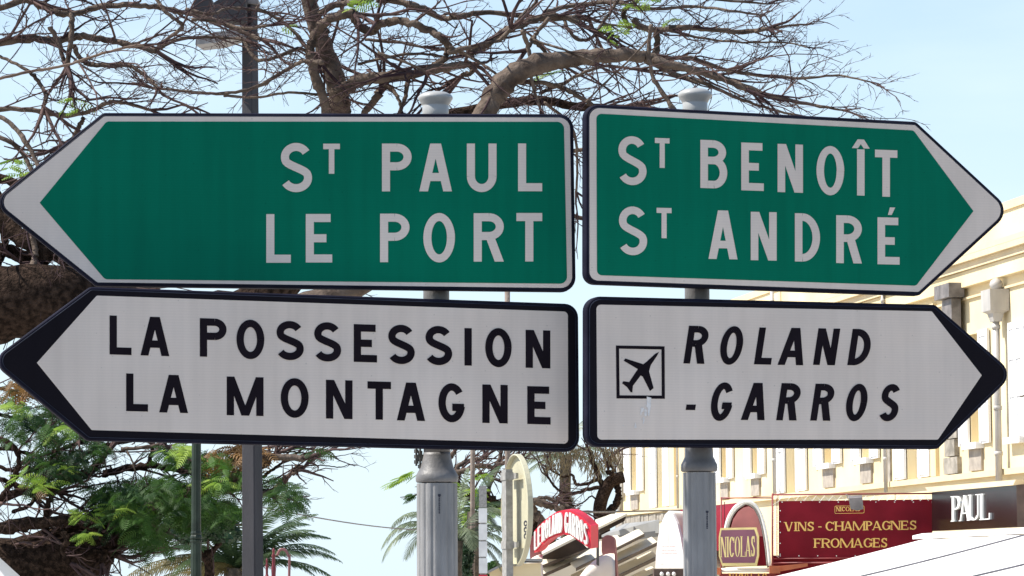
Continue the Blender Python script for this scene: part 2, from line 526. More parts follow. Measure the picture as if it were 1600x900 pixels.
        diag(x0 + wx * .1, y0, cx - wx * .5, y1, wx); diag(x1 - thin * 1.5, y0, cx, y1, thin)
        foot(x0 + hx, y0, True, wx * .85); foot(x1 - thin, y0, True, wx * .6)
    elif ch == 'N':
        rect(x0, x0 + thin, y0, y1); rect(x1 - thin, x1, y0, y1)
        diag(x0, y0, x1 - wx * 1.12, y1, wx * 1.12)
        if serif: rect(x0 - wx * .4, x0 + wx * .5, y0, y0 + wy * .75)
        foot(x0 + thin / 2, y1, False, wx * .65); foot(x1 - thin / 2, y0, True, wx * .65)
    elif ch == 'M':
        rect(x0, x0 + thin, y0, y1); rect(x1 - wx, x1, y0, y1)
        cx = (x0 + x1) / 2
        diag(x0, y0, cx - wx * .5, y1, wx * 1.05); diag(x1 - thin * 1.05, y0, cx - thin * .5, y1, thin * 1.05)
        foot(x0 + thin / 2, y1, False, wx * .65); foot(x1 - hx, y1, False, wx * .85)
    elif ch == 'H':
        rect(x0, x0 + wx, y0, y1); rect(x1 - wx, x1, y0, y1); rect(x0 + wx, x1 - wx, (y0 + y1) / 2 - hy, (y0 + y1) / 2 + hy)
        for cx in (x0 + hx, x1 - hx): foot(cx, y0, True); foot(cx, y1, False)
    elif ch in 'CG':
        cx, cy = (x0 + x1) / 2, (y0 + y1) / 2
        rx, ry = W / 2 - hx, H / 2 - hy
        P.extend(strip(arc_pts(cx, cy, rx, ry, -38, -322 if ch == 'C' else -348, 34), wx, wy))
        if serif: rect(x1 - wy * 1.1, x1, y0 + wy * .4, y0 + H * .3)
        if ch == 'G':
            if serif: rect(x1 - wx, x1, cy + H * .02, y1 - H * .1); rect(x1 - wx * 1.7, x1 + wx * .3, cy, cy + wy * .8)
            else: rect(cx + W * .02, x1 - wx * .15, cy + H * .02, cy + H * .02 + wy)
    elif ch == 'S':
        cx = (x0 + x1) / 2
        rx = W / 2 - hx
        ry = (H - wy) / 4
        top = arc_pts(cx, y0 + hy + ry, rx * .94, ry, -28, -205, 18)
        bot = arc_pts(cx, y1 - hy - ry, rx, ry, -25, 152, 18)
        mid = []
        a, b = top[-1], bot[0]
        # smooth diagonal spine between the bowls
        for i in range(1, 8):
            t = i / 8
            ta = (-(0.0), 1); c1 = (a[0] + W * .10, a[1] + H * .085); c2 = (b[0] - W * .10, b[1] - H * .085)
            u = 1 - t
            mid.append((u**3 * a[0] + 3 * u * u * t * c1[0] + 3 * u * t * t * c2[0] + t**3 * b[0],
                        u**3 * a[1] + 3 * u * u * t * c1[1] + 3 * u * t * t * c2[1] + t**3 * b[1]))
        P.extend(strip(top + mid + bot, wx, wy * (1.25 if serif else 1)))
        if serif:
            rect(x1 - wy - W * .05, x1 - W * .05, y0 + wy * .2, y0 + H * .3); rect(x0, x0 + wy, y1 - H * .3, y1 - wy * .2)
    return P

def put_letter(polys, fn, mat_, parent, lift=0.0008, thick=0.0, name='letter', label=None):
    """fn(x, y, h) -> world point h above the face"""
    mb = MB()
    for k, p in enumerate(polys):
        h = lift + thick + k * 0.00003 * (1 if not thick else 10)
        top = [fn(x, y, h) for x, y in p]
        n = len(top)
        a = (top[1] - top[0]).cross(top[2] - top[1])
        if not thick:
            mb.add(top, [tuple(range(n))])
        else:
            bot = [fn(x, y, lift * 0.1) for x, y in p]
            mb.add(top + bot, [tuple(range(n))] + [(i, (i + 1) % n, (i + 1) % n + n, i + n) for i in range(n)])
    return mb.build(name, mat_, parent, label=label)

# ---------------------------------------------------------------- the four direction signs
def offset_poly(pts, d):
    """closed polygon (y down, clockwise on screen); d > 0 moves edges inwards"""
    n = len(pts)
    area = sum(pts[i][0] * pts[(i + 1) % n][1] - pts[(i + 1) % n][0] * pts[i][1] for i in range(n))
    sgn = 1 if area > 0 else -1
    out = []
    for i in range(n):
        a, b, c = V(pts[i - 1]), V(pts[i]), V(pts[(i + 1) % n])
        d1, d2 = (b - a).normalized(), (c - b).normalized()
        n1, n2 = V((-d1.y, d1.x)) * sgn, V((-d2.y, d2.x)) * sgn
        k = d / max(1e-6, 1 + n1.dot(n2))
        out.append(tuple(b + (n1 + n2) * k))
    return out

def fillet(pts, rad, seg=7):
    n = len(pts)
    out = []
    for i in range(n):
        r = rad[i]
        a, b, c = V(pts[i - 1]), V(pts[i]), V(pts[(i + 1) % n])
        if r <= 0.01:
            out.extend([tuple(b)] * 1)
            continue
        u, v = (a - b).normalized(), (c - b).normalized()
        ang = u.angle(v)
        t = r / math.tan(ang / 2)
        p, q = b + u * t, b + v * t
        ctr = b + (u + v).normalized() * (r / sin(ang / 2))
        a0 = atan2(p.y - ctr.y, p.x - ctr.x)
        a1 = atan2(q.y - ctr.y, q.x - ctr.x)
        da = (a1 - a0 + pi) % (2 * pi) - pi
        for s_ in range(seg + 1):
            t_ = a0 + da * s_ / seg
            out.append((ctr.x + r * cos(t_), ctr.y + r * sin(t_)))
    return out

POST_L = at(683, 800, 11.10)      # axis of each post
POST_R = at(1093, 800, 11.22)

def make_sign(px_post, py_mid, post, front_gap, yaw, outer, orad, border, brad, field, frad,
              label, lines, bmat, fmat, lmat, depth=0.036, slant=0.0, rim_px=3.0):
    """every outline is given as seen in the photograph and laid into the sign's own upright, turned plane"""
    n = V((sin(yaw), -cos(yaw), 0))
    o = V((post.x, post.y, 0)) + n * front_gap
    o = V((o.x, o.y, on_plane(px_post, py_mid, o, n).z))
    r = root('direction_sign', o, label, 'road sign', 'road signs on the two grey posts')
    def fn(x, y, h=0.0):
        return on_plane(x, y, o, n) + n * h
    f = fillet(outer, orad)
    rings = []
    for off, h in ((0.6, -depth), (0.0, -depth + 0.003), (0.0, -0.006), (1.0, -0.002), (rim_px * 0.55, 0.0), (rim_px, -0.0006)):
        poly = fillet(offset_poly(outer, off), [max(0.5, q - off) for q in orad])
        rings.append([fn(x, y, h) for x, y in poly])
    k = len(rings[0])
    vs = [p for g in rings for p in g]
    fs = [tuple(range(k))]
    for i in range(len(rings) - 1):
        for j in range(k):
            fs.append((i * k + j, i * k + (j + 1) % k, (i + 1) * k + (j + 1) % k, (i + 1) * k + j))
    fs.append(tuple((len(rings) - 1) * k + j for j in range(k)))
    body = obj('casing', vs, fs, M['rim'], r)
    # lips along the rim: two shallow folds of the pressed edge
    mb = MB()
    for off, h0 in ((rim_px + 0.8, 0.0012),):
        a = [fn(x, y, h0) for x, y in fillet(offset_poly(outer, off - 0.8), [max(.5, q - off + .8) for q in orad])]
        b = [fn(x, y, h0 + 0.0012) for x, y in fillet(offset_poly(outer, off), [max(.5, q - off) for q in orad])]
        c = [fn(x, y, h0 - 0.001) for x, y in fillet(offset_poly(outer, off + 0.9), [max(.5, q - off - .9) for q in orad])]
        kk = len(a)
        mb.add(a + b + c, [(s * kk + j, s * kk + (j + 1) % kk, (s + 1) * kk + (j + 1) % kk, (s + 1) * kk + j) for s in (0, 1) for j in range(kk)])
    mb.build('rim', M['rim_blue'], r)
    bp = fillet(offset_poly(outer, 5.8), [max(1.0, q - 4.5) for q in orad])
    obj('border', [fn(x, y, 0.0016) for x, y in bp], [tuple(range(len(bp)))], bmat, r)
    if field:
        fp = fillet(field, frad)
        obj('face', [fn(x, y, 0.0024) for x, y in fp], [tuple(range(len(fp)))], fmat, r)
    for (ch, x0, x1, y0, y1, w, slope) in lines:
        base = {'Î': 'I'}.get(ch, ch)
        polys = glyph(base, x0, x1, y0, y1, w)
        if ch == 'Î':
            cx = (x0 + x1) / 2
            hh = 5.2
            polys.append([(cx - 14, y0 - 1.5), (cx - 5, y0 - 15.5), (cx + 5, y0 - 15.5), (cx - 4.5, y0 - 1.5)])
            polys.append([(cx + 14, y0 - 1.5), (cx + 4.5, y0 - 1.5), (cx - 5, y0 - 15.5), (cx + 5, y0 - 15.5)])
        xc = (x0 + x1) / 2
        out = [[(x + slant * (y1 - y), y + slope * (x - xc)) for x, y in p] for p in polys]
        put_letter(out, lambda x, y, h: fn(x, y, h + 0.0024), lmat, r)
    # clamp on the back of the panel, round the post
    mb = MB()
    for dz in (-0.16, 0.16):
        c = V((post.x, post.y, o.z + dz))
        def T(p, c=c):
            return c + V((cos(yaw), sin(yaw), 0)) * p.x + n * p.y + V((0, 0, p.z))
        mb.box(-0.062, 0.062, 0.046, front_gap - depth + 0.002, -0.025, 0.025, T)
        mb.box(-0.066, -0.05, -0.05, 0.046, -0.02, 0.02, T).box(0.05, 0.066, -0.05, 0.046, -0.02, 0.02, T)
        mb.box(-0.066, 0.066, -0.062, -0.0505, -0.02, 0.02, T)
    mb.build('clamp', M['steel_dark'], r)
    return r, fn

W1 = 12.6
tl_lines = [('S', 437.7, 487.5, 223.5, 300.5, W1, 0), ('T', 505, 531, 224.7, 271.7, 8.6, 0),
            ('P', 596.7, 643, 224.5, 299.2, W1, 0), ('A', 655, 706, 224.5, 299.2, W1, 0), ('U', 729.3, 775.7, 224.5, 300.3, W1, 0),
            ('L', 809.3, 847, 224.4, 299, W1, 0),
            ('L', 416, 454.3, 334.7, 410.7, W1, 0), ('E', 477.7, 519, 334.5, 410.3, W1, 0),
            ('P', 593.7, 639.7, 334, 409.8, W1, 0), ('O', 661.3, 710.7, 333, 410.2, W1, 0),
            ('R', 740, 787, 333.3, 408.9, W1, 0), ('T', 806.7, 847, 333, 408.7, W1, 0)]
make_sign(683, 316, POST_L, 0.095, radians(7),
          [(-13, 316), (161, 176), (896, 178), (900, 456), (150, 447)], [21, 12, 22, 22, 12],
          [(-7, 316), (163.5, 181.5), (889, 184), (893, 450.5), (152.5, 441.5)], [17, 9, 17, 17, 9],
          [(62, 317), (166.5, 190), (881, 190.5), (886, 443.5), (164, 436.5)], [0, 9, 11, 11, 9],
          'green road sign pointing left, reading ST PAUL and LE PORT', tl_lines,
          M['film_white'], M['film_green'], M['letter_white'], rim_px=4.2)

W2, s2 = 11.8, 0.035
tr_lines = [('S', 964.6, 1009.6, 213, 289.5, W2, s2), ('T', 1022.7, 1045.6, 216, 262.5, 8.0, s2),
            ('B', 1093.8, 1135.6, 219.3, 294.5, W2, s2), ('E', 1157.7, 1192.8, 223.4, 298, W2, s2),
            ('N', 1214.4, 1254, 225.6, 300.8, W2, s2), ('O', 1275, 1318.3, 228.3, 305.3, W2, s2),
            ('Î', 1338, 1350.8, 233.5, 305.7, W2, s2), ('T', 1366.5, 1401.5, 234.5, 307.5, W2, s2),
            ('S', 965.5, 1010.5, 322.8, 399, W2, s2 * .6), ('T', 1025.4, 1048.8, 325, 372.3, 8.0, s2 * .6),
            ('A', 1106.4, 1151.8, 329, 405, W2, s2 * .6), ('N', 1172.5, 1213, 331.4, 407, W2, s2 * .6),
            ('D', 1241.4, 1280.6, 333.6, 409, W2, s2 * .6), ('R', 1306, 1346, 336.8, 411.5, W2, s2 * .6),
            ('É', 1370.5, 1405, 340, 413.3, W2, s2 * .6)]
make_sign(1093, 320, POST_R, 0.12, radians(19),
          [(915, 162), (1432, 190), (1582, 329), (1437, 462), (915, 443.5)], [20, 10, 26, 10, 18],
          [(922, 168.5), (1429.5, 196), (1574.5, 329), (1434.5, 455.5), (924, 437.5)], [14, 8, 21, 8, 13],
          [(931.5, 177.5), (1427, 204), (1520.5, 330), (1431, 446.5), (932.5, 430)], [8, 7, 0, 7, 8],
          'green road sign pointing right, reading ST BENOÎT and ST ANDRÉ', tr_lines,
          M['film_white'], M['film_green'], M['letter_white'], rim_px=4.2)

W3, s3 = 11.4, 0.03
def bl(ch, x0, x1, y0, y1, s): return (ch, x0, x1, y0, y1, W3, s)
bl_lines = [bl('L', 171, 205.3, 493.5, 554.4, s3), bl('A', 219.3, 264.4, 495.3, 556, s3), bl('P', 312, 353.7, 497.8, 557.8, s3),
            bl('O', 369.2, 412.7, 499.7, 561.3, s3), bl('S', 430.8, 474.3, 501.7, 562.8, s3), bl('S', 489.7, 532.6, 503.7, 565, s3),
            bl('E', 552.4, 588.8, 507, 566, s3), bl('S', 605.4, 647.6, 507.6, 569, s3), bl('S', 663.6, 706.1, 509.5, 570.6, s3),
            bl('I', 725.6, 736.6, 512.8, 571.3, s3), bl('O', 757.8, 799, 512.8, 573.9, s3), bl('N', 820.9, 859.5, 516, 575.2, s3),
            bl('L', 196.9, 231, 584, 642.8, .025), bl('A', 248.5, 293.6, 586, 645, .025), bl('M', 354, 411.5, 589, 649.5, .025),
            bl('O', 438.3, 481.9, 591, 652.9, .025), bl('N', 509, 550.5, 594, 654.5, .025), bl('T', 573.9, 610.6, 596.3, 655.8, .025),
            bl('A', 619.7, 663.9, 598, 657.4, .025), bl('G', 684.7, 726.3, 599, 660, .025), bl('N', 753.3, 793, 601.2, 661.3, .025),
            bl('E', 823.5, 859.9, 603.8, 663, .025)]
make_sign(683, 580, POST_L, 0.125, radians(15),
          [(-14, 563), (141, 448), (904, 475), (906, 706.5), (137, 688.5)], [21, 12, 22, 22, 12],
          [(-6, 563), (144, 453), (897, 480.5), (899, 700.5), (140.5, 682.5)], [17, 10, 17, 17, 10],
          [(57.5, 567), (151, 462), (887, 487), (887.5, 693.5), (143, 672)], [0, 4, 7, 7, 4],
          'white road sign with black border pointing left, reading LA POSSESSION and LA MONTAGNE', bl_lines,
          M['film_black'], M['film_white'], M['letter_black'], rim_px=4.5, depth=0.042)

def z8(x, y): return (x / 2.222 + 880, y / 2.222 + 440)
br_lines = []
for ch, a, b, c, d in (('R', 416, 489, 154, 285), ('O', 535, 612, 155, 289), ('L', 661, 720, 160, 288), ('A', 743, 832, 161, 290),
                       ('N', 866, 942, 163, 290), ('D', 985, 1056, 165, 291),
                       ('-', 424, 457, 427, 446), ('G', 503, 578, 350, 484), ('A', 615, 698, 352, 481), ('R', 738, 809, 353, 482),
                       ('R', 856, 926, 355, 483), ('O', 972, 1044, 355, 485), ('S', 1090, 1156, 356, 485)):
    p, q = z8(a, c), z8(b, d)
    br_lines.append((ch, p[0], q[0], p[1], q[1], 10.4, 0.018 if c < 300 else 0.008))
rbr, fbr = make_sign(1093, 580, POST_R, 0.12, radians(17),
          [(916, 462.5), (1462, 476), (1586, 584), (1466, 701.5), (916, 698)], [22, 9, 24, 9, 20],
          [(921, 467.5), (1460, 480.5), (1578.5, 584), (1464, 696.5), (921, 693.5)], [18, 8, 20, 8, 17],
          [(931.5, 476), (1455.5, 486.5), (1533.5, 586.5), (1465, 687), (933, 687)], [7, 4, 0, 4, 7],
          'white road sign with black border pointing right, reading ROLAND -GARROS beside an aeroplane symbol', br_lines,
          M['film_black'], M['film_white'], M['letter_black'], slant=0.15, rim_px=4.5, depth=0.042)
# aeroplane symbol
oq = [z8(*p) for p in ((182, 222), (351, 225), (352, 407), (184, 406))]
iq = [z8(*p) for p in ((193, 233), (340, 236), (341, 396), (195, 395))]
fr = MB()
vs = [fbr(x, y, 0.0032) for x, y in oq + iq]
fr.add(vs, [(i, (i + 1) % 4, (i + 1) % 4 + 4, i + 4) for i in range(4)])
fr.build('pictogram_frame', M['letter_black'], rbr)
plane = [(332, 244), (318, 251), (290, 277), (277, 287), (215, 267), (209, 275), (258, 304), (250, 316), (228, 349), (208, 346), (203, 353),
         (220, 366), (233, 384), (239, 385), (241, 362), (268, 326), (275, 330), (300, 380), (313, 370), (297, 312), (303, 290), (324, 259)]
obj('aeroplane_symbol', [fbr(*z8(*p), 0.0032) for p in plane], [tuple(range(len(plane)))], M['letter_black'], rbr)
sq = [[(540, 265), (605, 285), (595, 420), (575, 540), (555, 545), (552, 430), (530, 400), (515, 380), (525, 375), (543, 398)],
      [(455, 425), (500, 425), (495, 480), (470, 490), (462, 530), (450, 530)],
      [(505, 440), (540, 455), (545, 520), (530, 550), (508, 540)],
      [(485, 560), (505, 555), (510, 600), (498, 650), (484, 655), (490, 600)],
      [(375, 628), (385, 640), (402, 708), (365, 710)], [(205, 668), (218, 672), (215, 684), (206, 680)],
      [(470, 575), (480, 580), (476, 600), (465, 590)]]
mb = MB()
for k, p in enumerate(sq):
    mb.add([fbr(950 + x / 9, 590 + y / 9, 0.0036 + k * 1e-5) for x, y in p], [tuple(range(len(p)))])
mb.build('torn_sticker_residue', M['residue'], rbr, kind='stuff', label='torn remains of a pale sticker under the aeroplane symbol')

# ---------------------------------------------------------------- sign posts
def sign_post(post, px, Y, ring_y, w_low, w_neck, w_ring, w_cap, cap_y, cap_px, label, mark):
    k = Y / FPX
    r = root('sign_post', (post.x, post.y, 0.12), label, 'sign post', 'grey posts carrying the road signs')
    z = lambda py, x=px: at(x, py, Y).z
    zr = z(ring_y)
    rl = w_low / 2 * k
    # fluted lower column
    mb = MB()
    N = 128
    prof = [(rl * 1.25, 0.12), (rl * 1.25, 0.16), (rl * 1.02, 0.18), (rl * 1.02, 1.0), (rl, zr - 0.003)]
    vs = []
    for rr, zz in prof:
        for j in range(N):
            a = 2 * pi * j / N
            fl = 1 - 0.045 * (0.5 - 0.5 * cos(a * 16)) ** 3
            vs.append(V((post.x + rr * fl * cos(a), post.y + rr * fl * sin(a), zz)))
    fs = [(i * N + j, i * N + (j + 1) % N, (i + 1) * N + (j + 1) % N, (i + 1) * N + j) for i in range(len(prof) - 1) for j in range(N)]
    fs.append(tuple((len(prof) - 1) * N + j for j in range(N)))
    mb.add(vs, fs)
    mb.build('column', M['post'], r)
    rn, rg = w_neck / 2 * k, w_ring / 2 * k
    mb = MB()
    mb.lathe(post, [(rg * .93, zr), (rg * .985, zr + .004), (rg, zr + .014), (rg * .985, zr + .024), (rg * .90, zr + .034), (rg * .78, zr + .05),
                    (rn * 1.12, zr + .075), (rn * 1.04, zr + .09), (rn * 1.02, zr + .10)], 40)
    o = mb.build('collar', M['post_shade'], r, smooth=True)
    zt = z(cap_y[1], cap_px)
    zc = z(cap_y[0], cap_px)
    MB().lathe(post, [(rn, zr + .09), (rn * .97, zt)], 32).build('upper_tube', M['post_shade'], r, smooth=True)  # darker paint carries the shade on the neck
    rc = w_cap / 2 * k
    h = zc - zt
    prof = [(rn * 1.0, zt - .05), (rn * 1.0, zt + h * .30), (rn * .99, zt + h * .31), (rn * 1.05, zt + h * .36), (rn * 1.10, zt + h * .42), (rc * .93, zt + h * .56), (rc, zt + h * .66),
            (rc * .99, zt + h * .74), (rc * .90, zt + h * .84), (rc * .65, zt + h * .94), (rc * .3, zt + h * .99), (0.001, zt + h)]
    MB().lathe(post, prof, 40).build('cap', M['cap'], r, smooth=True)
    # small upright maker's sticker, too small to read
    mb = MB()
    ym0, ym1, mx_ = mark
    n_ = 11
    for i in range(n_):
        y_ = ym0 + (ym1 - ym0) * i / n_
        hh = (ym1 - ym0) / n_ * (.75 if i else 1.2)
        wq = (2.1 if i == 0 else rnd.uniform(.8, 1.4))
        p = [at(mx_ - wq, y_, 1), at(mx_ + wq, y_, 1), at(mx_ + wq, y_ + hh, 1), at(mx_ - wq, y_ + hh, 1)]
        quad = []
        for q in p:
            d = (q - EYE)
            # first hit with the column
            ox, oy = EYE.x - post.x, EYE.y - post.y
            a = d.x**2 + d.y**2; b = 2 * (ox * d.x + oy * d.y); c = ox * ox + oy * oy - (rl * 1.022)**2
            t = (-b - sqrt(max(0, b * b - 4 * a * c))) / (2 * a)
            quad.append(EYE + d * t)
        mb.add(quad, [(0, 1, 2, 3)])
    mb.build('sticker', M['mark'], r)
    return r

sign_post(POST_L, 683, 11.10, 754, 63.5, 41.5, 67, 55, (143, 176), 676, 'left grey fluted post carrying the two left-pointing road signs', (772, 803, 686.5))
sign_post(POST_R, 1093, 11.22, 737, 52, 39.5, 58, 54, (138, 172), 1087, 'right grey fluted post carrying the two right-pointing road signs', (798, 827, 1105))

for px_, py0, py1 in ((656.5, 700, 736), (650.5, 700, 728)):
    c_ = [at(px_, y_, 11.10 - .005) for y_ in (py1, py0)]
    rp = bpy.data.objects['sign_post']
    mb = MB().tube(c_, .0035, 8)
    for f_ in (.12, .42, .72):
        p_ = c_[0].lerp(c_[1], f_)
        mb.tube([p_, p_ + V((0, 0, .012))], .0085, 6)
    mb.build('clamp_bolt', M['steel_dark'], rp)
p_ = at(656, 716, 11.1)
MB().box(p_.x - .012, p_.x + .05, 11.09, 11.115, p_.z - .01, p_.z + .012).build('clamp_strap', M['steel_dark'], rp)

# ---------------------------------------------------------------- trees
def smooth_path(pts, n=5):
    """Catmull-Rom through 3D points"""
    out = []
    k = len(pts)
    for i in range(k - 1):
        p0, p1, p2, p3 = pts[max(i - 1, 0)], pts[i], pts[i + 1], pts[min(i + 2, k - 1)]
        for j in range(n):
            t = j / n
            out.append(0.5 * ((2 * p1) + (p2 - p0) * t + (2 * p0 - 5 * p1 + 4 * p2 - p3) * t * t + (3 * p1 - p0 - 3 * p2 + p3) * t * t * t))
    out.append(pts[-1])
    return out

def limb(px_pts, Y, w0, w1, wob=0.25, n=6, seed=0, knobs=0.10):
    """limb from points traced in the photograph; widths in its pixels; Y wanders so the limb is not flat"""
    r_ = random.Random(seed * 31 + len(px_pts))
    ys = []
    y = 0
    for i in range(len(px_pts)):
        y += r_.uniform(-wob, wob)
        ys.append(Y + y * 0.7)
    P3 = smooth_path([at(p[0], p[1], ys[i]) for i, p in enumerate(px_pts)], n)
    m = len(P3)
    R = []
    kk = Y / FPX
    kn = 0.0
    for i in range(m):
        t = i / (m - 1)
        w = w0 + (w1 - w0) * (t ** 1.5 if w0 > 4 * w1 else t)
        kn = kn * .45
        if r_.random() < .08: kn = r_.uniform(.10, .32)          # a knot
        R.append(max(0.0015, w * (.90 if w > 8 else 1) / 2 * kk * (1 + r_.uniform(-knobs, knobs) + kn)))
        if 0 < i < m - 1:
            j = min(1.6, w * .10 + .35) * kk
            P3[i] = P3[i] + V((r_.uniform(-j, j), r_.uniform(-j, j), r_.uniform(-j, j)))
    return P3, R

class Tree:
    def __init__(s, name, base, label, barkm, twigm, cat='tree', group=None, seed=1):
        s.r = root(name, base, label, cat, group)
        s.tw = MB()
        s.tips = []
        s.barkm, s.twigm = barkm, twigm
        s.rn = random.Random(seed)
        s.limbs = []
    def limb(s, px, Y, w0, w1, wob=0.25, grow=True, sides=9, name='branch', dens=1.0, reach=1.0, seed=None, knobs=0.08, m=None):
        P, R = limb(px, Y, w0, w1, wob, seed=seed if seed is not None else len(s.limbs) + 3, knobs=knobs)
        MB().tube(P, R, sides).build(name, m or s.barkm, s.r, smooth=True)
        s.limbs.append((P, R, grow, dens, reach))
        return P, R
    def grow(s, p, d, L, r, lv, flat=0.5, lift=0.0, kids=1.0, maxlv=3):
        rn = s.rn
        n = 6 if lv == 1 else 4 if lv == 2 else 3
        pts = [p]
        q = p.copy()
        d = d.normalized()
        turn = rn.uniform(-0.25, 0.25)
        for i in range(n):
            ax = V((rn.gauss(0, .3), rn.gauss(0, .3), 1)).normalized()
            d = Matrix.Rotation(turn + rn.gauss(0, .26), 3, ax) @ d
            d.z += rn.gauss(0, .17) + lift
            d.normalize()
            q = q + d * (L / n)
            pts.append(q.copy())
        rad = [r * (1 - 0.72 * i / n) for i in range(n + 1)]
        s.tw.tube(pts, rad, 5 if r > .008 else 4 if lv == 1 else 3, caps=False)
        s.tips.append((pts[-1], (pts[-1] - pts[-2]).normalized(), lv))
        if lv >= maxlv:
            return
        step = {1: 0.115, 2: 0.06}[lv] / kids
        m = int(L / step)
        for i in range(m):
            t = (i + rn.uniform(.3, 1)) / (m + .5)
            if t > .98: continue
            f = t * n
            k = min(int(f), n - 1)
            pp = pts[k].lerp(pts[k + 1], f - k)
            dd = (pts[k + 1] - pts[k]).normalized()
            ang = rn.choice((-1, 1)) * rn.uniform(.45, 1.15)
            ax = V((rn.gauss(0, flat), rn.gauss(0, flat), 1)).normalized()
            nd = Matrix.Rotation(ang, 3, ax) @ dd
            nd.z += rn.uniform(-.22, .42)
            LL = (rn.uniform(.10, .42) if lv == 1 else rn.uniform(.03, .11)) * (1.15 - .5 * t) * (0.6 + 0.4 * min(1, L))
            s.grow(pp, nd, LL, max(.0021, r * (1 - .7 * t) * rn.uniform(.5, .8)), lv + 1, flat, lift, kids, maxlv)
    def sprout(s, spacing=0.11, L=(.35, 1.0), kids=1.0, flat=.45, lift=0.01, maxlv=3, rmax=.013):
        rn = s.rn
        for P, R, g, dens, reach in s.limbs:
            if not g: continue
            acc = 0
            for i in range(len(P) - 1):
                seg = (P[i + 1] - P[i])
                acc += seg.length * dens
                while acc > spacing:
                    acc -= spacing * rn.uniform(.6, 1.4)
                    d = seg.normalized()
                    ang = rn.choice((-1, 1)) * rn.uniform(.2, 1.0)
                    nd = Matrix.Rotation(ang, 3, V((rn.gauss(0, .5), rn.gauss(0, .5), 1)).normalized()) @ d
                    nd.z = nd.z * .6 + rn.uniform(-.3, .45)
                    p = P[i].lerp(P[i + 1], rn.random())
                    s.grow(p, nd, rn.uniform(*L) * reach, min(rmax, R[i] * .5) * rn.uniform(.5, 1), 1, flat, lift, kids, maxlv)
            # the limb's own end goes on as a spray
            if dens > 0:
                for _ in range(3):
                    d = (P[-1] - P[-2]).normalized() + V((rn.gauss(0, .3), rn.gauss(0, .3), rn.gauss(0, .15)))
                    s.grow(P[-1], d, rn.uniform(*L) * .7 * reach, min(R[-1], rmax), 1, flat, lift, kids, maxlv)
    def finish(s, name='twigs'):
        s.tw.build(name, s.twigm, s.r, smooth=True, kind='stuff')

def frond(mb, p, d, L, rn, pairs=11, droop=.35, wide=.34, thin=.016, up=None):
    """feathery leaf: curved midrib with paired narrow pinnae"""
    d = d.normalized()
    side = d.cross(V((0, 0, 1)))
    if side.length < .1: side = V((1, 0, 0))
    side.normalize()
    side = (Matrix.Rotation(rn.uniform(-.7, .7), 3, d) @ side).normalized()
    q = p.copy()
    st = L / pairs
    vs, fs = [], []
    mid = []
    for i in range(pairs + 1):
        mid.append((q.copy(), d.copy()))
        d = (d + V((0, 0, -droop * st / L * 1.6))).normalized()
        q = q + d * st
    for i in range(1, pairs + 1):
        c, dd = mid[i]
        t = i / pairs
        w = L * wide * sin(pi * (0.12 + .86 * t)) ** .6
        nrm = side.cross(dd).normalized()
        for sg in (-1, 1):
            e = (side * sg + dd * .45).normalized()
            tip = c + e * w + V((0, 0, -w * .28))
            mp_ = c + e * w * .5 + V((0, 0, w * .02))
            k = len(vs)
            hw = dd * thin
            vs += [c - hw * .5, c + hw * .5, mp_ + hw, tip, mp_ - hw]
            fs += [(k, k + 1, k + 2, k + 4), (k + 4, k + 2, k + 3)]
    k = len(vs)
    s_ = side * (thin * .18)
    for i in range(0, pairs, 2):
        a, b = mid[i][0], mid[min(i + 2, pairs)][0]
        k = len(vs)
        vs += [a - s_, a + s_, b + s_, b - s_]
        fs.append((k, k + 1, k + 2, k + 3))
    mb.add(vs, fs)

def palm_frond(mb, p, d, L, rn, droop=.9, wid=.28, n=26, hang=.5):
    d = d.normalized()
    q = p.copy()
    side0 = d.cross(V((0, 0, 1)))
    if side0.length < .1: side0 = V((1, 0, 0))
    side0.normalize()
    pts = []
    st = L / n
    for i in range(n + 1):
        pts.append((q.copy(), d.copy()))
        d = (d + V((0, 0, -droop / n * (0.4 + 1.4 * i / n)))).normalized()
        q = q + d * st
    vs, fs = [], []
    for i in range(2, n + 1):
        c, dd = pts[i]
        t = i / n
        for sub in (0, .5):
            cc = c + dd * st * sub
            w = L * wid * (sin(pi * min(1, .1 + .85 * t)) ** .7) * rn.uniform(.8, 1.1)
            for sg in (-1, 1):
                side = (side0 * sg).normalized()
                e = (side + dd * .75 + V((0, 0, -hang + rn.uniform(-.12, .12)))).normalized()
                hw = dd * .010 * (L / 1.8 + .3)
                k = len(vs)
                m_ = cc + e * w * .5
                tip = cc + e * w * .98 + V((0, 0, -w * .18 * hang))
                vs += [cc - hw * .6, cc + hw * .6, m_ + hw, tip, m_ - hw]
                fs += [(k, k + 1, k + 2, k + 4), (k + 4, k + 2, k + 3)]
    mb.add(vs, fs)
    mb.tube([a for a, b in pts[::3]], [max(.004, .022 * L / 2 * (1 - i / (n / 3 + 1))) for i in range(len(pts[::3]))], 4)

def in_blob(rn, cx, cy, rx, ry, Y, dy):
    while True:
        a, b, c = rn.uniform(-1, 1), rn.uniform(-1, 1), rn.uniform(-1, 1)
        if a * a + b * b + c * c < 1: break
    return at(cx + a * rx, cy + b * ry, Y + c * dy)

# --- the bare tree that spreads over the signs
YT = 17.5
base = at(-260, 900, YT); base.z = 0.12
bt = Tree('bare_tree', base, 'big bare tree with crooked limbs and purple-brown twigs spreading above the road signs', M['bark'], M['twig'], seed=11)
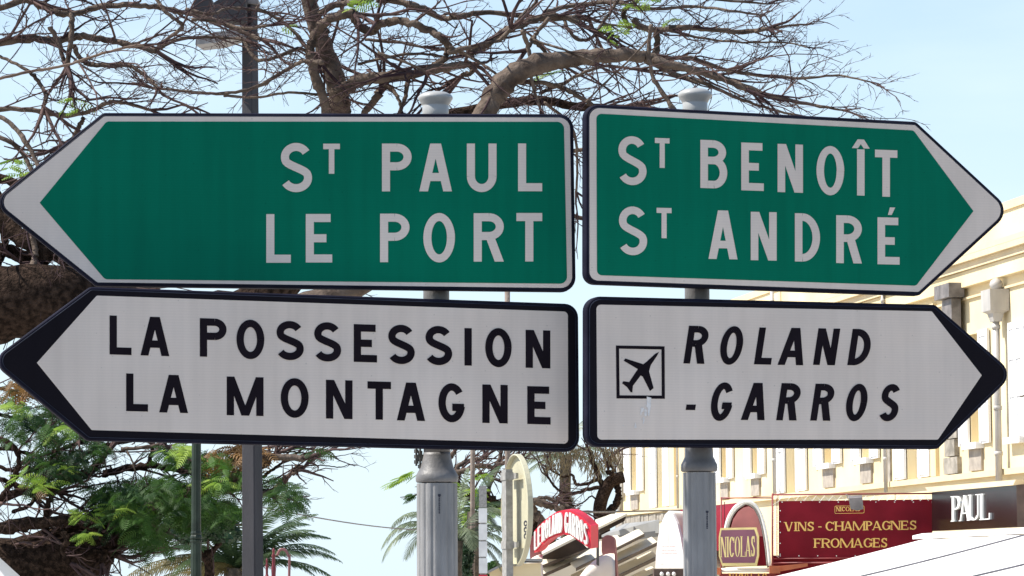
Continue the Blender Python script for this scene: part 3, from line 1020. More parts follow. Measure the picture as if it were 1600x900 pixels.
# trunk and the massive dark limb at the left
tp = [V((base.x, base.y, 0.0)), V((base.x + .05, base.y, .7)), at(-235, 800, YT), at(-200, 640, YT), at(-130, 540, YT), at(-40, 485, YT),
      at(60, 470, YT), at(170, 480, YT + .3), at(300, 500, YT + .6), at(420, 460, YT + .7), at(500, 340, YT + .7), at(530, 230, YT + .6), at(533, 150, YT + .5)]
tpp = smooth_path(tp, 5)
kk = YT / FPX
trr = [(210 - 150 * min(1, i / (len(tpp) * .60)) ** 1.1 - (25 * max(0, i / len(tpp) - .6) / .4)) / 2 * kk * 1.0 * (1 + rnd.uniform(-.05, .05)) for i in range(len(tpp))]
for i in range(len(tpp)):
    f = i / 5
    trr[i] = {0: .42, 1: .38, 2: .33, 3: .30, 4: .25, 5: .215, 6: .19, 7: .165, 8: .14, 9: .115, 10: .085, 11: .06, 12: .045}[min(12, int(round(f)))] * (1 + rnd.uniform(-.05, .05))
mb = MB().tube(tpp, trr, 22)
mb.build('trunk', M['bark_dark'], bt.r, smooth=True)
B = bt.limb
B([(300, 500), (480, 480), (620, 400), (700, 280), (745, 200), (772, 150), (800, 118), (840, 100), (880, 93), (930, 88), (980, 86), (1012, 90), (1034, 98), (1075, 108), (1120, 122), (1165, 140)], YT - .5, 46, 5, .05, sides=14, dens=.22, knobs=.04)
B([(1030, 97), (1062, 103), (1100, 113), (1150, 130), (1200, 148), (1260, 162), (1318, 172)], YT, 13, 3, .3, dens=1.5, reach=.62)
B([(1010, 96), (1060, 118), (1100, 130), (1145, 150), (1195, 168), (1250, 182)], YT - .3, 9, 3, .3, dens=1.3, reach=.6)
B([(1028, 92), (1080, 92), (1130, 108), (1190, 118), (1250, 122), (1310, 118), (1360, 128)], YT + .3, 9, 2.4, .3, dens=1.6, reach=.55)
B([(1022, 92), (1027, 70), (1026, 52)], YT, 13, 10, .05, grow=False)
B([(990, 30), (1000, 42), (1030, 47), (1070, 43), (1110, 46), (1160, 50), (1200, 45)], YT + .1, 13, 6, .15, dens=1.6, reach=.7)
B([(1180, 50), (1220, 42), (1262, 38)], YT, 5, 2.5, .1, dens=1.6, reach=.35)
B([(1040, 46), (1100, 60), (1160, 66), (1225, 66), (1262, 74)], YT + .2, 5, 2, .2, dens=1.4, reach=.5)
B([(850, 20), (900, 8), (960, 4), (1020, 14), (1080, 10), (1150, 18), (1190, 24)], YT + .3, 8, 3, .3, dens=1.5, reach=.7)
B([(900, -30), (980, -18), (1060, -10), (1130, 0), (1200, 6)], YT, 9, 3, .3, dens=1.4, reach=.7)
B([(985, 45), (975, 20), (1000, -5), (1010, -30)], YT, 9, 9, .1)
# upright forks beside the left end of the first post
B([(533, 180), (528, 145), (517, 105), (504, 66), (490, 28), (474, -30)], YT + .3, 40, 24, .08, sides=12, dens=.35)
B([(512, 185), (504, 150), (493, 118), (485, 88), (490, 60), (505, 38), (528, 24), (551, 21)], YT - .15, 17, 16, .06, sides=11, dens=.3)
B([(551, 20), (560, 38), (578, 50), (592, 40), (612, 33), (645, 38), (675, 50), (692, 62), (701, 74), (694, 92), (676, 104), (668, 114)], YT - .15, 15, 12, .08, sides=11, dens=.6, knobs=.14)
B([(522, 150), (560, 126), (600, 120), (640, 116), (690, 106), (735, 101)], YT - .1, 26, 12, .08, sides=11, dens=.6)
B([(735, 102), (738, 112), (722, 118)], YT - .1, 10, 7, .05, knobs=.2)
B([(702, 75), (725, 84), (750, 98), (772, 113), (790, 122)], YT - .3, 7, 3, .1)
B([(498, 22), (515, 12), (536, 6), (560, 2), (600, -6)], YT, 12, 9, .1)
B([(590, -2), (630, 4), (662, 14), (690, 28), (715, 26), (750, 20), (800, 22), (850, 30), (900, 26)], YT + .1, 12, 8, .15, knobs=.12)
B([(735, 82), (760, 70), (790, 48), (812, 40), (845, 28), (880, 26), (905, 36)], YT - .2, 15, 8, .1, knobs=.14)
B([(700, 82), (740, 72), (780, 62), (798, 44)], YT - .3, 8, 6, .1)
B([(885, 28), (905, 34), (925, 46), (946, 52)], YT, 9, 5, .1)
B([(880, 26), (888, 46), (905, 62), (925, 58), (940, 38), (958, 12), (975, -14)], YT, 6, 5, .1)
B([(816, 48), (824, 70), (830, 100), (832, 130), (845, 172)], YT - .5, 8, 5, .1)
B([(798, 46), (818, 22), (836, 6), (842, -14)], YT, 6, 5, .1)
B([(828, 60), (842, 70), (856, 86)], YT, 8, 6, .05, dens=.4)
B([(858, 28), (838, 52), (832, 64), (822, 78)], YT - .3, 7, 6, .1, dens=.3)
B([(830, 62), (870, 74), (905, 86), (930, 98)], YT - .4, 4, 3, .1, dens=.5)
B([(1018, 38), (1014, 80), (1020, 120), (1040, 152), (1058, 178)], YT - .5, 6, 7, .1, dens=.4)
B([(1015, 60), (985, 92), (950, 125), (915, 160)], YT - .6, 3, 3, .1, dens=.5)
B([(795, 128), (830, 128), (870, 134), (900, 148), (932, 168)], YT - .4, 9, 7, .08, dens=.5)
B([(845, 146), (880, 130), (915, 112), (950, 103), (990, 108)], YT - .2, 6, 4, .1, dens=.6)
B([(680, 182), (790, 162), (840, 158), (900, 166), (960, 172)], YT + .4, 20, 12, .1, dens=.6, m=M['bark_dark'])
B([(590, 150), (600, 130), (592, 118)], YT + .3, 16, 10, .05, sides=9, dens=.4)
B([(568, 178), (582, 160), (594, 146)], YT + .2, 12, 14, .05, dens=.4)
B([(600, 132), (615, 142), (623, 156), (628, 176)], YT, 7, 5, .05, dens=.4)
B([(638, 120), (634, 150), (624, 178)], YT, 8, 6, .05, dens=.4)
B([(505, 98), (475, 96), (445, 110), (410, 132), (375, 143), (330, 146), (285, 142), (240, 138)], YT - .5, 7, 4, .15, dens=.8)
B([(590, 82), (640, 100), (665, 112)], YT - .4, 5, 3, .05, dens=.6)
# left part
B([(-40, -30), (30, -6), (62, 8), (90, 20), (120, 21), (150, 11), (200, 8), (240, 11), (280, 18), (330, 30), (375, 48), (410, 62)], YT + .2, 14, 6, .15, sides=10, knobs=.12)
B([(-60, 76), (0, 67), (45, 60), (90, 64), (125, 57), (165, 62), (205, 70), (244, 80)], YT, 15, 10, .1, sides=10, knobs=.12, dens=.8)
B([(112, 22), (111, 55), (106, 102)], YT - .1, 11, 9, .05, dens=.3)
B([(78, 42), (92, 66), (100, 96)], YT - .1, 9, 7, .05, dens=.4)
B([(115, 70), (125, 92), (142, 100), (175, 103), (205, 104), (235, 126), (246, 138)], YT - .1, 9, 5, .1)
B([(-40, 140), (0, 123), (50, 111), (100, 103), (140, 90), (180, 78), (225, 70)], YT - .6, 5, 4, .1, m=M['twig_pale'])
B([(244, 78), (280, 62), (330, 58), (380, 62)], YT, 6, 4, .2)
B([(-40, 174), (0, 170), (50, 172), (90, 180), (135, 176), (165, 162), (190, 160), (235, 172)], YT - .1, 9, 5, .1)
B([(0, 88), (40, 108), (62, 130), (72, 150), (68, 168)], YT, 5, 7, .1)
B([(-30, 175), (5, 185), (28, 205), (48, 235), (62, 262)], YT - .4, 8, 7, .1, dens=.5)
B([(-30, 205), (10, 218), (35, 240), (52, 275)], YT - .2, 9, 6, .1, dens=.5)
B([(130, 185), (122, 200), (112, 218)], YT, 9, 8, .05, dens=.4)
B([(245, 76), (262, 60), (285, 40), (260, 20), (240, -10)], YT, 6, 6, .1)
B([(-50, 20), (10, 10), (60, -12)], YT, 12, 10, .1)
B([(-30, 268), (20, 285), (60, 300)], YT + .3, 20, 12, .1, dens=.6, m=M['bark_dark'])
B([(-40, 330), (0, 345), (30, 370), (70, 395), (60, 410)], YT + .2, 34, 26, .1, dens=.8, m=M['bark_dark'])
B([(-30, 385), (10, 392), (45, 404), (80, 398), (120, 420)], YT + .3, 26, 20, .1, dens=.8, m=M['bark_dark'])
B([(48, 420), (56, 395), (50, 370)], YT, 14, 9, .05, dens=.6)
B([(-10, 440), (0, 410), (8, 380), (2, 330), (-10, 290)], YT + .2, 8, 18, .1, dens=.8, m=M['bark_dark'])
B([(380, 62), (400, 92), (430, 90), (470, 76), (490, 100)], YT, 6, 5, .2)
B([(400, 12), (435, 30), (460, 50), (480, 75)], YT - .2, 5, 6, .2)
B([(350, 150), (400, 152), (450, 145), (500, 148)], YT, 4, 4, .2)
# behind the sign and in the slit between the signs
B([(760, 240), (830, 260), (900, 235), (960, 240)], YT + .6, 9, 6, .2, dens=1.2, reach=.6)
B([(780, 330), (850, 330), (905, 340), (960, 350)], YT + .6, 9, 6, .2, dens=1.2, reach=.6)
B([(850, 160), (890, 195), (902, 240), (900, 300)], YT + .3, 5, 4, .2, dens=1.0, reach=.6)
B([(300, 30), (340, 34), (380, 44), (420, 40)], YT - .3, 5, 4, .2, dens=2.2, reach=.7)
B([(290, 14), (330, 22), (360, 12), (420, 20)], YT - .1, 5, 4, .2, dens=2.0, reach=.7)
B([(560, 100), (610, 88), (660, 84), (700, 90)], YT + .1, 5, 4, .2, dens=2.6, reach=.6)
B([(570, 62), (620, 66), (665, 74)], YT + .3, 5, 4, .2, dens=2.2, reach=.6)
bt.sprout(spacing=.118, L=(.2, 1.0), kids=1.1, rmax=.012)
print('bare tree twig faces', len(bt.tw.f))
bt.finish()
# young leaf tufts
mb = MB()
rn = random.Random(5)
for cx, cy, k in ((565, 4, 9), (548, 10, 5), (845, 119, 5), (858, 116, 3), (962, 44, 8), (975, 40, 5), (985, 8, 7), (1010, 4, 5), (955, 62, 5), (118, 158, 6), (128, 168, 5), (102, 176, 3),
                  (28, 252, 6), (18, 262, 5), (30, 276, 6), (1045, 30, 3), (445, 45, 2)):
    for _ in range(k):
        frond(mb, at(cx + rn.uniform(-9, 9), cy + rn.uniform(-4, 4), YT - .2 + rn.uniform(-.3, .3)),
              V((rn.uniform(-1, 1), rn.uniform(-.6, .6), rn.uniform(-.2, .5))), rn.uniform(.045, .10), rn, pairs=6, thin=.005, wide=.4)
mb.build('young_leaves', M['leaf_lime'], bt.r, kind='stuff')

# --- leafy flame tree, lower left
YF = 26.0
base = at(-60, 900, YF); base.z = 0.12
ft = Tree('flame_tree', base, 'leafy flame tree with feathery green fronds and dark twisted limbs at lower left', M['bark_dark'], M['twig'], seed=23)
F = ft.limb
tp = smooth_path([V((base.x, base.y, 0)), V((base.x + .1, base.y, .8)), at(-30, 905, YF), at(60, 885, YF), at(130, 862, YF), at(185, 832, YF + .2), at(240, 800, YF + .4)], 5)
MB().tube(tp, [.36 - .26 * (i / (len(tp) - 1)) ** .75 for i in range(len(tp))], 18).build('trunk', M['bark_dark'], ft.r, smooth=True)
F([(-60, 835), (0, 826), (45, 818), (98, 813), (125, 808)], YF - .3, 24, 17, .1, sides=12, dens=.5)
F([(-40, 880), (0, 862), (58, 842), (105, 828), (150, 820), (200, 812)], YF, 30, 16, .1, sides=12, dens=.5)
F([(-40, 800), (0, 782), (35, 767), (72, 766), (105, 750), (140, 734), (160, 716), (172, 702)], YF - .2, 17, 9, .12, sides=10, dens=.8)
F([(60, 850), (100, 832), (130, 815), (165, 800), (215, 806), (250, 795)], YF + .2, 26, 12, .1, sides=10)
F([(70, 830), (72, 800), (78, 780), (95, 755)], YF, 12, 7, .1)
F([(10, 760), (30, 742), (60, 732), (78, 722), (90, 700)], YF - .3, 8, 5, .15)
F([(0, 780), (20, 750), (30, 715), (10, 690), (-20, 680)], YF - .2, 10, 7, .15)
F([(-20, 745), (20, 755), (50, 775)], YF, 10, 8, .1)
F([(-20, 700), (20, 702), (60, 712), (100, 700), (130, 690)], YF - .2, 6, 5, .2)
F([(-20, 640), (30, 655), (80, 650), (120, 665)], YF, 6, 5, .2, dens=1.6)
F([(-20, 600), (10, 610), (50, 620), (90, 640)], YF + .2, 6, 5, .2, dens=1.8)
F([(190, 702), (220, 700), (250, 695)], YF - .4, 6, 5, .1, m=M['bark'])
F([(196, 700), (205, 716), (211, 736)], YF - .4, 3, 2, .1, dens=.3, m=M['twig_pale'])
F([(160, 740), (200, 732), (240, 728), (280, 735), (320, 745)], YF + .2, 14, 9, .15)
F([(232, 728), (236, 712), (240, 696)], YF, 9, 7, .1)
F([(210, 800), (260, 780), (300, 772), (316, 769), (342, 762), (362, 748), (390, 736), (420, 720)], YF - .3, 18, 13, .1, sides=11, dens=.5, m=M['bark'])
F([(318, 772), (345, 768), (380, 762), (410, 768)], YF - .2, 13, 9, .1, dens=.5, m=M['bark'])
F([(385, 716), (420, 715), (474, 716)], YF - .3, 12, 11, .05, sides=14, dens=.15, knobs=.03, m=M['bark'])
F([(405, 774), (418, 770), (430, 764), (440, 752), (452, 742), (460, 735)], YF - .3, 10, 7, .05, sides=11, dens=.3, m=M['bark'])
F([(458, 738), (464, 733), (466, 728)], YF - .3, 11, 9, .02, sides=11, grow=False, m=M['bark'])
F([(466, 730), (480, 728), (505, 727), (530, 730), (545, 726)], YF - .3, 2.5, 1.3, .1, dens=.25, reach=.3)
F([(440, 706), (480, 708), (515, 714), (548, 709)], YF - .2, 2, 1, .1, dens=.4, reach=.3)
F([(412, 745), (420, 738), (440, 724)], YF, 6, 4, .1)
F([(330, 720), (370, 700), (410, 700)], YF, 8, 5, .1)
F([(120, 720), (150, 700), (200, 690)], YF, 8, 5, .1)
F([(-40, 925), (40, 905), (100, 895), (150, 880), (172, 855), (185, 825)], YF + .5, 60, 34, .1, sides=14, dens=.4, knobs=.16)
F([(-30, 905), (30, 885), (80, 868), (120, 850), (160, 836)], YF + .3, 34, 24, .2, sides=12, dens=.5, knobs=.2)
F([(20, 880), (50, 862), (85, 858), (118, 868), (150, 862), (185, 868)], YF - .1, 14, 9, .15, dens=1, knobs=.25)
F([(95, 830), (106, 842), (98, 860), (110, 880)], YF - .5, 12, 8, .1, dens=.8, knobs=.3)
F([(130, 815), (148, 830), (165, 850), (160, 880)], YF - .3, 16, 12, .1, dens=.8, knobs=.3)
F([(-20, 720), (15, 735), (40, 730), (68, 745), (90, 770)], YF - .1, 7, 5, .2, dens=1.4)
F([(20, 800), (45, 790), (60, 775), (80, 770)], YF - .1, 6, 5, .2, dens=1.4)
F([(150, 835), (180, 850), (172, 880)], YF, 10, 6, .1)
ft.sprout(spacing=.125, L=(.3, 1.1), kids=.8, lift=0.0, maxlv=3, rmax=.016)
print('flame tree twig faces', len(ft.tw.f))
ft.finish()
rn = random.Random(9)
mb = MB()
blobs = [(75, 672, 62, 26, 170), (30, 655, 30, 14, 40), (62, 640, 40, 14, 50), (95, 722, 62, 26, 210), (140, 700, 40, 20, 80), (118, 745, 30, 10, 25), (52, 737, 18, 8, 26), (62, 760, 14, 6, 16),
         (215, 770, 95, 26, 330), (235, 800, 95, 34, 420), (180, 790, 50, 34, 150), (230, 842, 42, 26, 120), (295, 780, 60, 30, 190), (330, 800, 70, 22, 190), (270, 752, 60, 14, 110),
         (345, 752, 34, 12, 60), (288, 716, 30, 18, 75), (262, 705, 22, 10, 30), (335, 720, 32, 16, 90), (355, 735, 24, 14, 40), (382, 745, 20, 10, 30), (135, 830, 14, 8, 14), (138, 665, 26, 12, 30),
         (438, 772, 28, 16, 60), (450, 786, 22, 10, 35), (425, 748, 18, 9, 22), (448, 762, 22, 10, 28), (470, 775, 8, 6, 6), (486, 705, 16, 6, 12), (470, 708, 14, 5, 10), (12, 620, 26, 18, 26), (15, 690, 25, 10, 14)]
for cx, cy, rx, ry, n_ in blobs:
    for _ in range(int(n_ * .80)):
        p = in_blob(rn, cx, cy, rx * .92, ry * .92, YF, 1.4)
        frond(mb, p, V((rn.uniform(-1, 1), rn.uniform(-1, .6), rn.uniform(-.35, .35))), rn.uniform(.09, .20), rn, pairs=10, thin=.0055, droop=.6, wide=.33)
print('flame tree leaf faces', len(mb.f))
mb.build('foliage', M['leaf'], ft.r, kind='stuff')
mb = MB()
for cx, cy, rx, ry, n_ in [(20, 612, 26, 16, 26), (24, 598, 20, 10, 14), (60, 762, 12, 6, 6), (378, 708, 26, 12, 50), (350, 725, 26, 16, 34), (395, 704, 22, 8, 26), (340, 706, 14, 6, 14)]:
    for _ in range(n_):
        frond(mb, in_blob(rn, cx, cy, rx, ry, YF - .3, .6), V((rn.uniform(-1, 1), rn.uniform(-1, 1), rn.uniform(-.5, .3))), rn.uniform(.10, .22), rn, pairs=7, thin=.008)
mb.build('withered_foliage', M['leaf_rust'], ft.r, kind='stuff')
mb = MB()
for cx, cy, rx, ry, n_ in [(62, 758, 18, 5, 14), (33, 745, 8, 4, 8), (98, 728, 10, 4, 8), (20, 632, 20, 10, 16), (112, 668, 24, 12, 20), (285, 704, 26, 10, 26), (130, 802, 18, 8, 12), (200, 790, 30, 10, 16), (140, 834, 10, 4, 6),
                         (340, 752, 20, 8, 12)]:
    for _ in range(n_):
        frond(mb, in_blob(rn, cx, cy, rx, ry, YF - .9, .5), V((rn.uniform(-1, 1), rn.uniform(-1, .3), rn.uniform(-.3, .3))), rn.uniform(.08, .18), rn, pairs=9, thin=.006)
mb.build('young_foliage', M['leaf_lime'], ft.r, kind='stuff')  # young sprays in the lighter lime leaf colour

# --- tangled tree in the middle distance, behind the round sign
YM = 82.0
KM = YM / 46.0
base = at(860, 900, YM); base.z = 0.12
mt = Tree('gnarled_tree', base, 'gnarled brown tree with tangled twigs behind the round traffic sign', M['bark'], M['twig'], seed=31)
G = mt.limb
tp = smooth_path([V((base.x, base.y, 0)), V((base.x, base.y, 1)), at(862, 880, YM), at(850, 845, YM), at(825, 812, YM), at(790, 795, YM)], 5)
MB().tube(tp, [.30 - .06 * i / (len(tp) - 1) for i in range(len(tp))], 14).build('trunk', M['bark_dark'], mt.r, smooth=True)
G([(800, 800), (775, 792), (750, 778), (725, 768), (700, 755)], YM, 26, 22, .2, sides=12, dens=.5, m=M['bark_dark'])
G([(720, 765), (712, 745), (716, 728), (735, 720), (752, 718)], YM, 11, 7, .2)
G([(700, 740), (722, 736), (748, 728), (770, 730), (790, 722)], YM, 8, 6, .3, dens=1.6)
G([(760, 780), (765, 755), (770, 735), (782, 715), (780, 690)], YM, 9, 6, .3, dens=1.6)
G([(780, 790), (795, 765), (788, 742), (800, 725)], YM, 8, 6, .3, dens=1.6)
G([(740, 772), (738, 750), (752, 740), (770, 748)], YM, 7, 5, .3, dens=1.5)
G([(715, 750), (700, 725), (710, 705)], YM, 9, 7, .3)
G([(860, 845), (845, 815), (832, 795), (828, 783), (845, 786), (865, 792), (885, 800)], YM - .5, 16, 12, .2, sides=10, dens=.6)
G([(830, 790), (828, 810), (838, 825), (850, 835)], YM - .2, 12, 9, .2)
G([(832, 782), (850, 778), (872, 784), (895, 795)], YM, 8, 5, .2)
mt.sprout(spacing=.22, L=(.5, 1.7), kids=.42, rmax=.045, maxlv=3, flat=.9)
mt.finish()
mb = MB()
for cx, cy, rx, ry, n_ in [(738, 765, 12, 6, 12), (755, 745, 16, 6, 8), (735, 822, 18, 14, 40), (745, 808, 12, 8, 20), (728, 800, 10, 22, 24), (770, 800, 10, 6, 8), (752, 784, 10, 5, 8), (710, 760, 8, 10, 8)]:
    for _ in range(n_):
        frond(mb, in_blob(rn, cx, cy, rx, ry, YM - .6, .6), V((rn.uniform(-1, 1), rn.uniform(-1, .3), rn.uniform(-.4, .3))), rn.uniform(.12, .26) * KM, rn, pairs=8, thin=.02)
for cx, cy in ((640, 742), (628, 748), (618, 752), (648, 738)):
    for _ in range(4):
        frond(mb, at(cx + rn.uniform(-4, 8), cy + rn.uniform(-3, 3), YM - .5 + rn.uniform(-.2, .2)), V((-1, rn.uniform(-.5, .5), rn.uniform(-.4, .15))), rn.uniform(.16, .28) * KM, rn, pairs=9, thin=.02, wide=.28)
mb.build('bright_foliage', M['leaf_lime'], mt.r, kind='stuff')
mb = MB()
for _ in range(9):
    frond(mb, at(650 + rn.uniform(-8, 4), 774 + rn.uniform(-4, 4), YM), V((-1, rn.uniform(-.5, .5), rn.uniform(-.3, .1))), rn.uniform(.12, .2) * KM, rn, pairs=7, thin=.02)
mb.build('foliage', M['leaf'], mt.r, kind='stuff')

# --- screw-pine like tree at the end of the facade
YS = 84.0
base = at(948, 900, YS); base.z = 0.12
st_ = Tree('shaggy_tree', base, 'dark forked tree with shaggy hanging foliage beside the corner of the cream building', M['bark_dark'], M['twig'], seed=41)
S_ = st_.limb
tp = smooth_path([V((base.x, base.y, 0)), V((base.x, base.y, 1.2)), at(946, 860, YS), at(940, 815, YS), at(937, 795, YS), at(943, 772, YS), at(955, 752, YS), at(975, 745, YS)], 5)
MB().tube(tp, [.20 - .05 * i / (len(tp) - 1) for i in range(len(tp))], 12).build('trunk', M['bark_dark'], st_.r, smooth=True)
S_([(950, 815), (955, 798), (964, 786), (966, 770), (962, 752), (950, 735)], YS + .3, 15, 10, .2, sides=10, dens=.3)
S_([(944, 766), (936, 745), (928, 725), (922, 706)], YS, 11, 8, .2, dens=.5)
S_([(942, 762), (920, 764), (900, 770), (884, 771), (868, 762), (856, 745)], YS, 7, 3, .3, dens=1.2, reach=1.2)
S_([(938, 748), (915, 756), (900, 756), (894, 742), (880, 745), (862, 735)], YS, 6, 3, .3, dens=1.2, reach=1.2)
S_([(950, 752), (958, 735), (950, 720), (962, 708)], YS, 6, 4, .3, dens=1.4)
S_([(940, 790), (925, 775), (912, 785), (900, 790)], YS, 3, 2, .3, dens=1)
S_([(884, 775), (890, 790), (888, 800)], YS - 1, 10, 20, .05, dens=.6)
st_.sprout(spacing=.4, L=(.5, 1.5), kids=.42, rmax=.03, maxlv=3, flat=.9)
st_.finish()
mb = MB()
for _ in range(620):
    x = rn.uniform(850, 972); y = rn.uniform(690, 728 + 12 * sin(x * .11)) + rn.uniform(0, 10)
    p = at(x, y, YS + rn.uniform(-1.5, 1.5))
    L = rn.uniform(.12, .36)
    d = V((rn.uniform(-.7, .5), rn.uniform(-.5, .5), -1)).normalized() * L
    w = V((.010, .008, 0))
    mb.add([p - w, p + w, p + d * .6 + w, p + d], [(0, 1, 2, 3)])
for _ in range(120):
    p = at(889 + rn.uniform(-7, 7), 784 + rn.uniform(-5, 5), YS - 1)
    d = V((rn.uniform(-1, 1), rn.uniform(-.5, .5), rn.uniform(-.4, 1))).normalized() * .16
    w = V((.010, .006, 0))
    mb.add([p - w, p + w, p + d], [(0, 1, 2)])
mb.build('hanging_foliage', M['fibre'], st_.r, kind='stuff')

# --- palms
def palm(name, label, cx, cy, Y, fr, trunk_r, m=M['palm'], dry=(), seed=1, group=None, wid=.25, thick=1.0, heart=False):
    c = at(cx, cy, Y)
    r = root(name, (c.x, c.y, 0.12), label, 'palm tree', group)
    rn_ = random.Random(seed)
    MB().tube([V((c.x, c.y, 0)), V((c.x + .05, c.y, c.z * .4)), V((c.x - .03, c.y, c.z * .8)), c], [trunk_r * 1.3, trunk_r, trunk_r * .95, trunk_r * .9], 12).build('trunk', M['palm_trunk'], r, smooth=True)
    for dx, dy, dz, L, drp in fr:
        mb = MB()
        palm_frond(mb, c, V((dx, dy, dz)), L, rn_, droop=drp, wid=wid, n=26)
        mb.build('frond', m, r)
    for dx, dy, dz, L, drp in dry:
        mb = MB()
        palm_frond(mb, c, V((dx, dy, dz)), L, rn_, droop=drp, wid=wid * .8, n=24, hang=.8)
        mb.build('frond', M['palm_dry'], r, label='drooping dry golden-brown frond')
    return r
rn = random.Random(3)
YD = 52
fr = []
for i in range(24):
    a = 2 * pi * i / 24 * 1.0 + rn.uniform(-.1, .1)
    fr.append((cos(a), sin(a) * .8, rn.uniform(.35, 1.6), rn.uniform(1.3, 1.65), rn.uniform(.8, 1.3)))
fr += [(1, .1, .55, 1.65, 1.0), (1, -.2, .3, 1.6, .9), (1, .2, .9, 1.55, 1.0), (1, .0, 1.3, 1.5, .9), (-1, .1, .8, 1.4, 1.2), (-.3, .1, 1.6, 1.5, .6), (.3, -.1, 1.8, 1.4, .5), (.6, .2, 1.6, 1.4, .8)]
dry = [(-1, .1, .25, 1.9, .9), (-1, -.3, .1, 1.8, .8), (-1, .4, .35, 2.1, .9), (-.8, -.6, .0, 1.5, .8), (-1, 0, -.1, 1.6, .6), (-.9, .2, .5, 1.6, 1.3), (-.5, -.7, .3, 1.3, 1.3), (.4, -.9, .2, 1.1, 1.3)]
palm('date_palm', 'date palm with stiff arching fronds behind the slate grey street light pole', 372, 888, YD, fr, .24, dry=dry, seed=4, wid=.18)
rn = random.Random(6)
fr = [(-1, .1, 1.0, 1.5, 2.2), (-1, -.2, .75, 1.5, 2.2), (-.9, .3, 1.4, 1.4, 2.1), (-.5, .2, 1.9, 1.2, 1.6), (1, .1, .9, 1.4, 2.3), (1, -.2, .6, 1.3, 2.2),
      (.7, .3, 1.5, 1.2, 2.0), (.2, .1, 2, 1.2, .9), (-.2, -.2, 2, 1.1, .8), (1, .3, .3, 1.2, 2.0), (-.7, .5, .6, 1.3, 2.2), (.3, -.8, .8, 1.1, 2.4), (-.6, -.7, .8, 1.1, 2.3), (.8, .2, .1, 1.0, 1.8)]
palm('coconut_palm', 'coconut palm with grey-green drooping fronds partly hidden by the left sign post', 712, 845, 56, fr, .14, m=M['palm_grey'], seed=8, wid=.27)
fr = [(1, .1, .8, 1.2, 2.2), (1, -.2, .3, 1.1, 2.0), (-.6, .2, 1.2, 1.0, 2.0), (.4, .2, 1.6, 1.1, 1.4), (-1, .1, .5, .9, 2.2), (.2, -.7, .9, .9, 2.2), (.8, .5, .1, .8, 2.0)]
palm('coconut_palm', 'small dark palm between the white banded pole and the round traffic sign', 740, 800, 62, [(a, b, c, d * .95, e) for a, b, c, d, e in fr], .13, m=M['palm'], seed=9, wid=.27)
fr = [(-1, .1, .2, 1.3, 1.7), (-1, -.3, -.05, 1.2, 1.5), (-.8, .4, .5, 1.3, 2.2), (.3, .2, 1.2, 1.0, 2.0), (.9, .1, .6, 1.2, 2.2), (-.3, -.6, .2, 1.1, 2.0), (.7, -.3, .1, 1.1, 1.9), (-.9, .2, .8, 1.0, 2.5)]
palm('coconut_palm', 'palm showing one pale feather frond between the round sign and the cream building', 884, 712, 86, [(a, b, c, d * 1.5, e_) for a, b, c, d, e_ in fr], .16, m=M['palm_grey'], seed=10, wid=.22)
# round dark shrubby crown below the small palm
base = at(725, 900, 58); base.z = .12
dt = Tree('evergreen_tree', base, 'small dense dark evergreen tree beside the left sign post', M['bark_dark'], M['twig'], seed=51)
dt.limb([(725, 990), (726, 900), (728, 860)], 58, 14, 8, .02, name='trunk', dens=.3)
dt.sprout(spacing=.4, L=(.3, .6), kids=.5)
dt.finish()
mb = MB()
for cx, cy, rx, ry, n_ in ((727, 868, 14, 24, 900), (733, 848, 14, 12, 300), (725, 895, 14, 14, 300)):
    for _ in range(n_):
        p = in_blob(rn, cx, cy, rx, ry, 58, .5)
        d = V((rn.gauss(0, 1), rn.gauss(0, 1), rn.gauss(0, 1))).normalized() * .055
        e = V((rn.gauss(0, 1), rn.gauss(0, 1), rn.gauss(0, 1))).normalized() * .03
        mb.add([p - d, p + e, p + d, p - e], [(0, 1, 2, 3)])
mb.build('foliage', M['leaf_dark'], dt.r, kind='stuff')
base = at(775, 905, 66); base.z = .12
dt = Tree('evergreen_tree', base, 'low rounded green bush rising beside the white banded pole', M['bark_dark'], M['twig'], seed=52, cat='bush')
dt.limb([(775, 990), (775, 930), (775, 905)], 66, 9, 6, .02, name='trunk', dens=.3)
mb = MB()
for _ in range(900):
    p = in_blob(rn, 772, 893, 13, 16, 66, .4)
    d = V((rn.gauss(0, 1), rn.gauss(0, 1), rn.gauss(0, 1))).normalized() * .05
    e = V((rn.gauss(0, 1), rn.gauss(0, 1), rn.gauss(0, 1))).normalized() * .03
    mb.add([p - d, p + e, p + d, p - e], [(0, 1, 2, 3)])
mb.build('foliage', M['leaf'], dt.r, kind='stuff')
# dark canopy mass seen under the left limbs
base = at(330, 900, 40); base.z = .12
dt = Tree('evergreen_tree', base, 'dark leafy tree crown behind the dark green pole at lower left', M['bark_dark'], M['twig'], seed=53)
dt.limb([(330, 1100), (328, 950), (325, 860)], 40, 26, 14, .02, name='trunk', dens=.3)
dt.limb([(325, 880), (300, 850), (270, 838)], 40, 12, 6, .1)
dt.limb([(325, 870), (345, 845), (360, 820)], 40, 12, 6, .1)
dt.sprout(spacing=.4, L=(.4, .9), kids=.5); dt.finish()
mb = MB()
for cx, cy, rx, ry, n_ in ((325, 820, 46, 22, 2600), (345, 800, 32, 16, 1000), (300, 838, 28, 12, 700), (262, 832, 28, 10, 500), (240, 850, 24, 14, 400), (355, 835, 22, 14, 400)):
    for _ in range(n_):
        p = in_blob(rn, cx, cy, rx, ry, 40, .9)
        d = V((rn.gauss(0, 1), rn.gauss(0, 1), rn.gauss(0, 1))).normalized() * .045
        e = V((rn.gauss(0, 1), rn.gauss(0, 1), rn.gauss(0, 1))).normalized() * .02
        mb.add([p - d, p + e, p + d, p - e], [(0, 1, 2, 3)])
